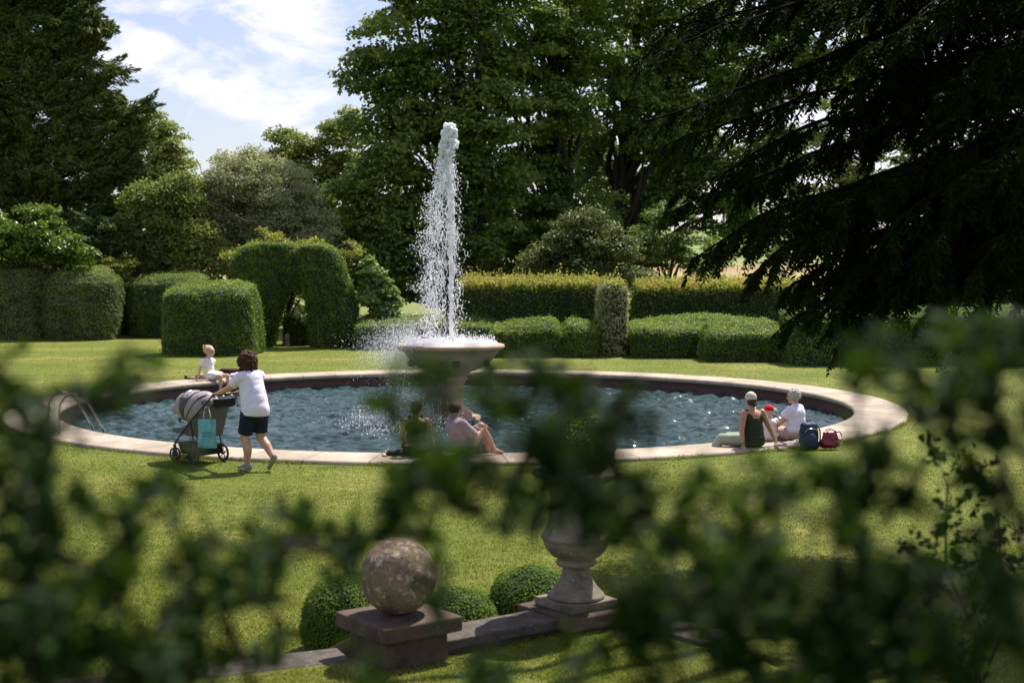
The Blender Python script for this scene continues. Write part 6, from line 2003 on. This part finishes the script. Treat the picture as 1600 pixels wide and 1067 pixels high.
d = Blob(); d.ell((0, 0.0, 0.12), (0.198, 0.165, 0.115)); 
for q in (-1, 1): d.cap((q * 0.1, 0.05, 0.11), (q * 0.115, 0.42, 0.12), 0.108, 0.086, round_=False)
d.build('shorts', cloth('beige_pink', (0.48, 0.36, 0.31), 0.5), 0.009, o)
hb = hair_curls(o, (0.0, 0.03, 0.755), 0.1, None, 240, 1.0, 0.014, 6, front=(-0.35, 1, -0.1))
hb.build('hair', hairm('grey_hair', (0.26, 0.25, 0.24), (0.55, 0.53, 0.50), 60), 0.007, o, smooth=2)

# child in red cap between them
h5 = unit(np.array([-0.45, 0.9]))
loc = P(1206, 690, CO) + Vector((0, 0.12, 0))
o = seated('small child in a red cap and pale patterned outfit sitting between the two adults', loc, h5, 0.68, SK_PALE, dict(
    head=(-0.02, 0.04, 0.72), face=(-0.2, 1, -0.15), hk=1.3, neck=(0, 0.0, 0.53),
    torso=[((0, 0.0, 0.13), (0.15, 0.13, 0.12)), ((0, 0.0, 0.28), (0.14, 0.12, 0.14)), ((0, 0.0, 0.42), (0.145, 0.11, 0.12))],
    arms=[dict(p=[(-0.15, 0.0, 0.49), (-0.2, 0.12, 0.28), (-0.14, 0.30, 0.18)], d=(0.1, 1, -0.2), n=(0, 0, 1), t=1), dict(p=[(0.15, 0.0, 0.49), (0.24, 0.08, 0.28), (0.20, 0.26, 0.17)], d=(-0.1, 1, -0.2), n=(0, 0, 1), t=-1)],
    legs=[dict(p=[(-0.08, 0.03, 0.1), (-0.1, 0.38, 0.1), (-0.1, 0.4, -0.08), (-0.1, 0.4, -0.3)], foot=None), dict(p=[(0.08, 0.03, 0.1), (0.1, 0.38, 0.1), (0.1, 0.4, -0.08), (0.1, 0.4, -0.3)], foot=None)]))
d = Blob(); d.ell((0, 0.0, 0.13), (0.19, 0.17, 0.14)); d.ell((0, 0.0, 0.28), (0.162, 0.14, 0.16)); d.ell((0, 0.0, 0.42), (0.165, 0.13, 0.13)); d.cap((0.15, 0, 0.48), (0.2, 0.05, 0.38), 0.07, 0.07); d.cap((-0.15, 0, 0.48), (-0.18, 0.05, 0.38), 0.07, 0.07)
d.build('outfit', cloth('pink_pattern', (0.62, 0.48, 0.52), 0.6, 8.0, c2=(0.75, 0.72, 0.72), scale=45), 0.01, o)
d = Blob(); d.ell((-0.02, 0.04, 0.76), (0.115, 0.135, 0.12)); c = d.build('cap', cloth('red_cap', (0.55, 0.012, 0.02), 0.2), 0.009, o, cuts=[((0, 0.04, 0.74), (0, 0, -1))])
d = Blob(); d.ell((-0.05, 0.19, 0.755), (0.085, 0.09, 0.015)); d.build('peak', cloth('red_peak', (0.55, 0.012, 0.02), 0.2), 0.007, c)

# couple in the middle
h3 = unit(np.array([-0.15, 1.0]))
loc = P(650, 712, CO)
o = seated('person in dark sleeveless top, left of the couple on the near rim', loc, h3, 1.0, SK_FAIR, dict(
    head=(0.02, 0.06, 0.73), face=(0.3, 1, -0.2), neck=(0, 0.02, 0.57),
    torso=[((0, 0.0, 0.13), (0.17, 0.14, 0.12)), ((0, 0.0, 0.29), (0.135, 0.11, 0.15)), ((0, 0.01, 0.46), (0.16, 0.11, 0.14))],
    arms=[dict(p=[(-0.165, 0.02, 0.53), (-0.21, 0.08, 0.28), (-0.12, 0.28, 0.18)], d=(0.4, 1, -0.1), n=(0, 0, 1), t=1), dict(p=[(0.165, 0.02, 0.53), (0.24, 0.04, 0.27), (0.28, -0.08, 0.06)], d=(0.1, -0.5, -0.2), n=(0, 0, 1), t=-1)],
    legs=[dict(p=[(-0.09, 0.05, 0.1), (-0.13, 0.44, 0.12), (-0.13, 0.48, -0.08), (-0.13, 0.48, -0.32)], foot=None), dict(p=[(0.09, 0.05, 0.1), (0.12, 0.45, 0.12), (0.12, 0.5, -0.08), (0.12, 0.5, -0.32)], foot=None)]))
mblk = cloth('black_top', (0.012, 0.012, 0.014), 0.5, 8.0)
d = Blob(); d.ell((0, 0.0, 0.30), (0.152, 0.128, 0.15)); d.ell((0, 0.012, 0.45), (0.172, 0.125, 0.13)); 
for q in (-1, 1): d.cap((q * 0.08, 0.0, 0.52), (q * 0.09, 0.03, 0.6), 0.03, 0.025)
d.build('top', mblk, 0.008, o, cuts=[((0, 0, 0.20), (0, 0, -1))])
d = Blob(); d.ell((0, 0, 0.11), (0.185, 0.155, 0.105)); 
for q in (-1, 1): d.cap((q * 0.09, 0.05, 0.1), (q * 0.125, 0.36, 0.12), 0.1, 0.08, round_=False)
d.build('shorts', mblk, 0.009, o)
d = Blob(); d.ell((0.015, 0.045, 0.755), (0.085, 0.1, 0.092)); d.ell((0.0, -0.02, 0.70), (0.06, 0.05, 0.07)); d.build('hair', hairm('dark_hair', (0.01, 0.007, 0.005), (0.035, 0.02, 0.014)), 0.007, o, cuts=[((0.05, 0.10, 0.7), (0.3, 1, -0.5))], smooth=2, disp=0.01, dscale=0.03)

h3 = unit(np.array([0.88, 0.48]))
loc = P(724, 711, CO)
o = seated('person in mauve t-shirt and khaki shorts hugging one knee, right of the couple', loc, h3, 1.0, SK_FAIR, dict(
    head=(-0.06, -0.10, 0.70), face=(-0.5, 0.8, -0.25), neck=(-0.03, -0.14, 0.57),
    torso=[((0, 0.0, 0.13), (0.175, 0.15, 0.125)), ((0, -0.06, 0.28), (0.16, 0.135, 0.16)), ((-0.01, -0.12, 0.44), (0.19, 0.135, 0.15))],
    arms=[dict(p=[(0.19, -0.1, 0.5), (0.22, 0.10, 0.30), (0.12, 0.30, 0.44)], d=(-0.3, 0.6, -0.2), n=(0, 0, 1), r=[0.056, 0.043, 0.028], curl=1.0, t=-1), dict(p=[(-0.2, -0.1, 0.5), (-0.12, 0.12, 0.34), (-0.02, 0.32, 0.46)], d=(0.6, 0.4, -0.2), n=(0, 0, 1), r=[0.056, 0.043, 0.028], curl=1.0, t=1)],
    legs=[dict(p=[(0.1, 0.03, 0.12), (0.1, 0.25, 0.44), (0.12, 0.36, 0.26), (0.14, 0.46, 0.07)], r=[0.10, 0.066, 0.056, 0.036], foot=(0.14, 0.60, 0.02)), dict(p=[(-0.1, 0.05, 0.12), (-0.1, 0.42, 0.24), (-0.1, 0.46, 0.0), (-0.1, 0.46, -0.22)], r=[0.10, 0.066, 0.056, 0.036], foot=None)]))
d = Blob(); d.ell((0, -0.02, 0.17), (0.19, 0.165, 0.12)); d.ell((0, -0.06, 0.29), (0.182, 0.158, 0.17)); d.ell((-0.01, -0.12, 0.43), (0.205, 0.155, 0.165)); d.cap((-0.03, -0.14, 0.53), (-0.035, -0.13, 0.58), 0.085, 0.07)
d.cap((0.18, -0.1, 0.5), (0.215, 0.06, 0.34), 0.078, 0.08); d.cap((-0.19, -0.1, 0.5), (-0.15, 0.05, 0.39), 0.078, 0.08)
d.build('shirt', cloth('mauve_tee', (0.30, 0.225, 0.27), 1.0, 9.0), 0.009, o, cuts=[((0, 0, 0.09), (0, 0.1, -1))], disp=0.012, dscale=0.12, smooth=10)
d = Blob(); d.ell((0, 0, 0.12), (0.19, 0.165, 0.115)); d.cap((0.1, 0.03, 0.12), (0.1, 0.22, 0.405), 0.12, 0.098, round_=False); d.cap((-0.1, 0.05, 0.12), (-0.1, 0.38, 0.225), 0.12, 0.095, round_=False)
d.build('shorts', cloth('khaki', (0.30, 0.28, 0.235), 0.7), 0.009, o)
d = Blob(); d.ell((-0.055, -0.115, 0.725), (0.09, 0.1, 0.095)); d.build('hair', hairm('brown_hair_short', (0.02, 0.012, 0.008), (0.06, 0.035, 0.02)), 0.007, o, cuts=[((-0.07, -0.07, 0.7), (-0.5, 0.8, -0.45))], smooth=2, disp=0.012, dscale=0.03)
mb = MB(); mb.tube([(0.03 * math.cos(a) + 0.115, 0.302 + 0.012 * math.sin(a), 0.435 + 0.03 * math.sin(a)) for a in th], 0.006, 6, closed=True); mb.build('bracelet', simple('dark_bracelet', (0.02, 0.018, 0.016), 0.5), o, smooth=True)

# ================================================================== THINGS ON THE RIM
def backpack():
    p = P(1263, 702, 0.0)
    root = empty('backpack', (p.x, p.y, 0.01), R_(14), label='navy blue backpack standing upright on the grass against the rim', cat='backpack')
    m = cloth('navy_pack', (0.02, 0.04, 0.09), 0.6, 9.0, rough=0.55)
    d = Blob(); d.ell((0, 0, 0.13), (0.165, 0.11, 0.15)); d.ell((0, 0, 0.24), (0.16, 0.10, 0.2)); d.cap((-0.09, 0, 0.07), (0.09, 0, 0.07), 0.095); d.cap((-0.07, 0, 0.36), (0.07, 0, 0.36), 0.075)
    d.build('pack_body', m, 0.01, root, disp=0.02, dscale=0.08)
    d = Blob(); d.ell((-0.01, -0.11, 0.14), (0.12, 0.045, 0.12)); d.build('front_pocket', m, 0.008, root)
    for q in (-1, 1):
        mb = MB(); mb.tube([(0.10 + 0.03 * q, -0.04, 0.40), (0.145 + 0.02 * q, -0.07, 0.30), (0.15 + 0.02 * q, -0.075, 0.18), (0.14 + 0.02 * q, -0.05, 0.05)], 0.012, 8); mb.build('strap', simple('pack_strap', (0.012, 0.016, 0.03), 0.7), root, smooth=True)
    mb = MB(); mb.tube([(-0.03, 0, 0.42), (-0.02, 0, 0.465), (0.02, 0, 0.465), (0.03, 0, 0.42)], 0.009, 8); mb.build('grab_handle', simple('pack_handle', (0.012, 0.016, 0.03), 0.7), root, smooth=True)
    mb = MB(); mb.tube([(0.11 * math.cos(a), -0.105 - 0.03 * math.sin(a) * 0.2, 0.27 + 0.07 * math.sin(a)) for a in np.linspace(0, math.pi, 14)], 0.004, 6); mb.build('zip', M_STEEL, root, smooth=True)
backpack()
def handbag():
    p = P(1297, 702, 0.0)
    root = empty('handbag', (p.x, p.y, 0.01), R_(8), label='burgundy leather handbag slumped on the grass right of the backpack', cat='handbag')
    m = simple('burgundy_leather', (0.17, 0.012, 0.025), 0.35, 0.3, 14, bump=0.5, bscale=18)
    d = Blob(); d.cap((-0.09, 0, 0.09), (0.08, 0, 0.085), 0.088, 0.08); d.ell((0, 0, 0.18), (0.135, 0.07, 0.11)); d.cap((-0.1, 0, 0.25), (0.08, 0, 0.26), 0.03, 0.03)
    d.build('bag_body', m, 0.009, root, disp=0.025, dscale=0.07)
    for q in (-1, 1):
        mb = MB(); mb.tube([(-0.07, q * 0.04, 0.24), (-0.05, q * 0.05, 0.30), (0.0, q * 0.05, 0.325), (0.07, q * 0.05, 0.29), (0.09, q * 0.04, 0.23)], 0.0085, 8); mb.build('bag_handle', m, root, smooth=True)
    mb = MB(); mb.tube([(0.09, 0, 0.26), (0.15, -0.01, 0.28), (0.185, -0.02, 0.22), (0.19, -0.03, 0.15), (0.15, -0.03, 0.14), (0.12, -0.02, 0.17)], 0.010, 8); mb.build('shoulder_strap', simple('dark_strap', (0.02, 0.012, 0.014), 0.5), root, smooth=True)
handbag()
def shoe(loc, rz, mat, label, group, k=1.0, roll=0.0):
    b = Blob()
    b.cap((0, -0.09, 0.03), (0, 0.10, 0.022), 0.036, 0.032); b.cap((0.012, -0.02, 0.03), (0.014, 0.09, 0.022), 0.034, 0.028); b.ell((0, -0.06, 0.055), (0.034, 0.055, 0.035))
    o = b.build('shoe', mat, 0.006, None, cuts=[((0, 0, 0.006), (0, 0, -1)), ((0, -0.05, 0.075), (0, -0.1, 1))])
    o.location = loc; o.rotation_euler = (0, roll, rz); o.scale = (k,) * 3
    props(o, label, 'shoe', group)
    return o
msh = cloth('pale_shoe', (0.55, 0.42, 0.38), 0.3)
p = P(1222, 698, 0.064)
shoe((p.x, p.y, 0.064), 1.2, msh, 'pale pink shoe lying on the rim, left one beside the backpack', 'shoes left on the pool rim')
shoe((p.x + 0.17, p.y - 0.03, 0.064), 1.9, msh, 'pale pink shoe lying on the rim, right one beside the backpack', 'shoes left on the pool rim')
# flowery cloth against the backpack
d = Blob(); d.ell((0, 0, 0.03), (0.11, 0.07, 0.045)); d.ell((0.08, 0.02, 0.04), (0.09, 0.06, 0.055)); d.ell((-0.05, 0.03, 0.03), (0.08, 0.05, 0.035))
o = d.build('folded_cloth', cloth('flower_cloth', (0.66, 0.6, 0.62), 0.8, 12, c2=(0.42, 0.26, 0.32), scale=70), 0.008, disp=0.03, dscale=0.05); p = P(1238, 695, 0.064); o.location = (p.x, p.y, 0.055)
props(o, 'crumpled pale flower patterned cloth on the rim beside the backpack', 'cloth')
# dark bag and sandals left of the couple
p = P(622, 718, 0.0)
root = empty('black_bag', (p.x, p.y, 0.03), R_(5), label='flat black bag with a steel ring lying on the rim left of the couple', cat='bag')
d = Blob(); d.cap((-0.14, 0, 0.065), (0.2, 0.02, 0.07), 0.05, 0.065); d.ell((0.02, 0, 0.07), (0.2, 0.09, 0.055)); d.build('bag_body', cloth('black_bag', (0.014, 0.014, 0.016), 0.5), 0.009, root, disp=0.02)
mb = MB(); mb.tube([(-0.2 + 0.045 * math.cos(a), -0.03, 0.065 + 0.045 * math.sin(a)) for a in th], 0.006, 6, closed=True); mb.build('ring', M_STEEL, root, smooth=True)
p = P(603, 719, 0.0)
shoe((p.x - 0.05, p.y, 0.005), 0.6, cloth('dark_sandal', (0.05, 0.04, 0.035), 0.3), 'dark sandal on the grass at the rim beside the flat black bag', None)
# far rim: straw hat bag, takeaway cup, dark tray with white cloth
def rim_far(px, r=R_IN + 0.5):
    # a point on the far left rim under this picture column
    best = None
    for a in np.linspace(R_(95), R_(175), 400):
        q = PC + Vector((math.cos(a), math.sin(a), 0)) * r
        rx = 800 + F_PX * q.x / (q.y * math.cos(PITCH) + CAM_H * math.sin(PITCH))
        if best is None or abs(rx - px) < best[0]: best = (abs(rx - px), q)
    return best[1]
p = rim_far(291, R_OUT + 0.25)
root = empty('takeaway_cup', (p.x, p.y, 0.0), label='small dark takeaway cup with lid standing on the grass by the far rim', cat='cup')
mb = MB(); mb.lathe([(0, 0), (0.03, 0), (0.042, 0.11), (0.043, 0.112)], 20); mb.build('cup_body', simple('cup_brown', (0.03, 0.026, 0.024), 0.6), root, smooth=True)
mb = MB(); mb.lathe([(0.046, 0.11), (0.046, 0.122), (0.038, 0.13), (0, 0.13)], 20); mb.build('lid', simple('cup_lid', (0.02, 0.02, 0.02), 0.4), root, smooth=True)
p = rim_far(312, R_IN + 0.75)
d = Blob(); d.ell((0, 0, 0.02), (0.26, 0.16, 0.025)); d.ell((0.05, 0.0, 0.07), (0.17, 0.12, 0.075))
o = d.build('straw_hat', simple('straw', (0.42, 0.26, 0.12), 0.8, 0.35, 30, bump=0.6), 0.01, disp=0.02, cuts=[((0, 0, 0.004), (0, 0, -1))]); o.location = (p.x, p.y, 0.066)
props(o, 'tan straw sun hat lying on the rim behind the person in the white dress', 'hat')
d = Blob(); d.cap((-0.2, -0.06, 0.03), (0.12, -0.08, 0.03), 0.022); d.cap((-0.22, 0.0, 0.03), (-0.02, -0.12, 0.03), 0.018)
o = d.build('rolled_belt', simple('dark_leather', (0.03, 0.015, 0.012), 0.4), 0.007); o.location = (p.x - 0.05, p.y - 0.15, 0.06); props(o, 'dark leather strap lying in front of the straw hat on the rim', 'strap')
p = rim_far(363, R_OUT + 0.15)
root = empty('picnic_bag', (p.x, p.y, 0.02), R_(-20), label='low dark brown picnic bag lying on the grass beyond the far rim', cat='bag')
d = Blob(); d.cap((-0.3, 0, 0.12), (0.28, 0, 0.12), 0.10, 0.10); d.build('bag_body', cloth('dark_brown_bag', (0.025, 0.018, 0.015), 0.5), 0.012, root)
d = Blob(); d.cap((-0.29, 0, 0.205), (0.27, 0, 0.205), 0.03, 0.03); d.build('flap', cloth('tan_flap', (0.30, 0.14, 0.07), 0.5), 0.01, root)
p = rim_far(368, R_IN + 0.6)
d = Blob(); d.ell((0, 0, 0.06), (0.16, 0.1, 0.05)); d.ell((0.07, 0, 0.09), (0.09, 0.07, 0.05))
o = d.build('white_towel', cloth('towel', (0.7, 0.7, 0.74), 0.9), 0.01, disp=0.03); o.location = (p.x, p.y, 0.05); props(o, 'small crumpled white towel on the rim right of the person in the white dress', 'towel')
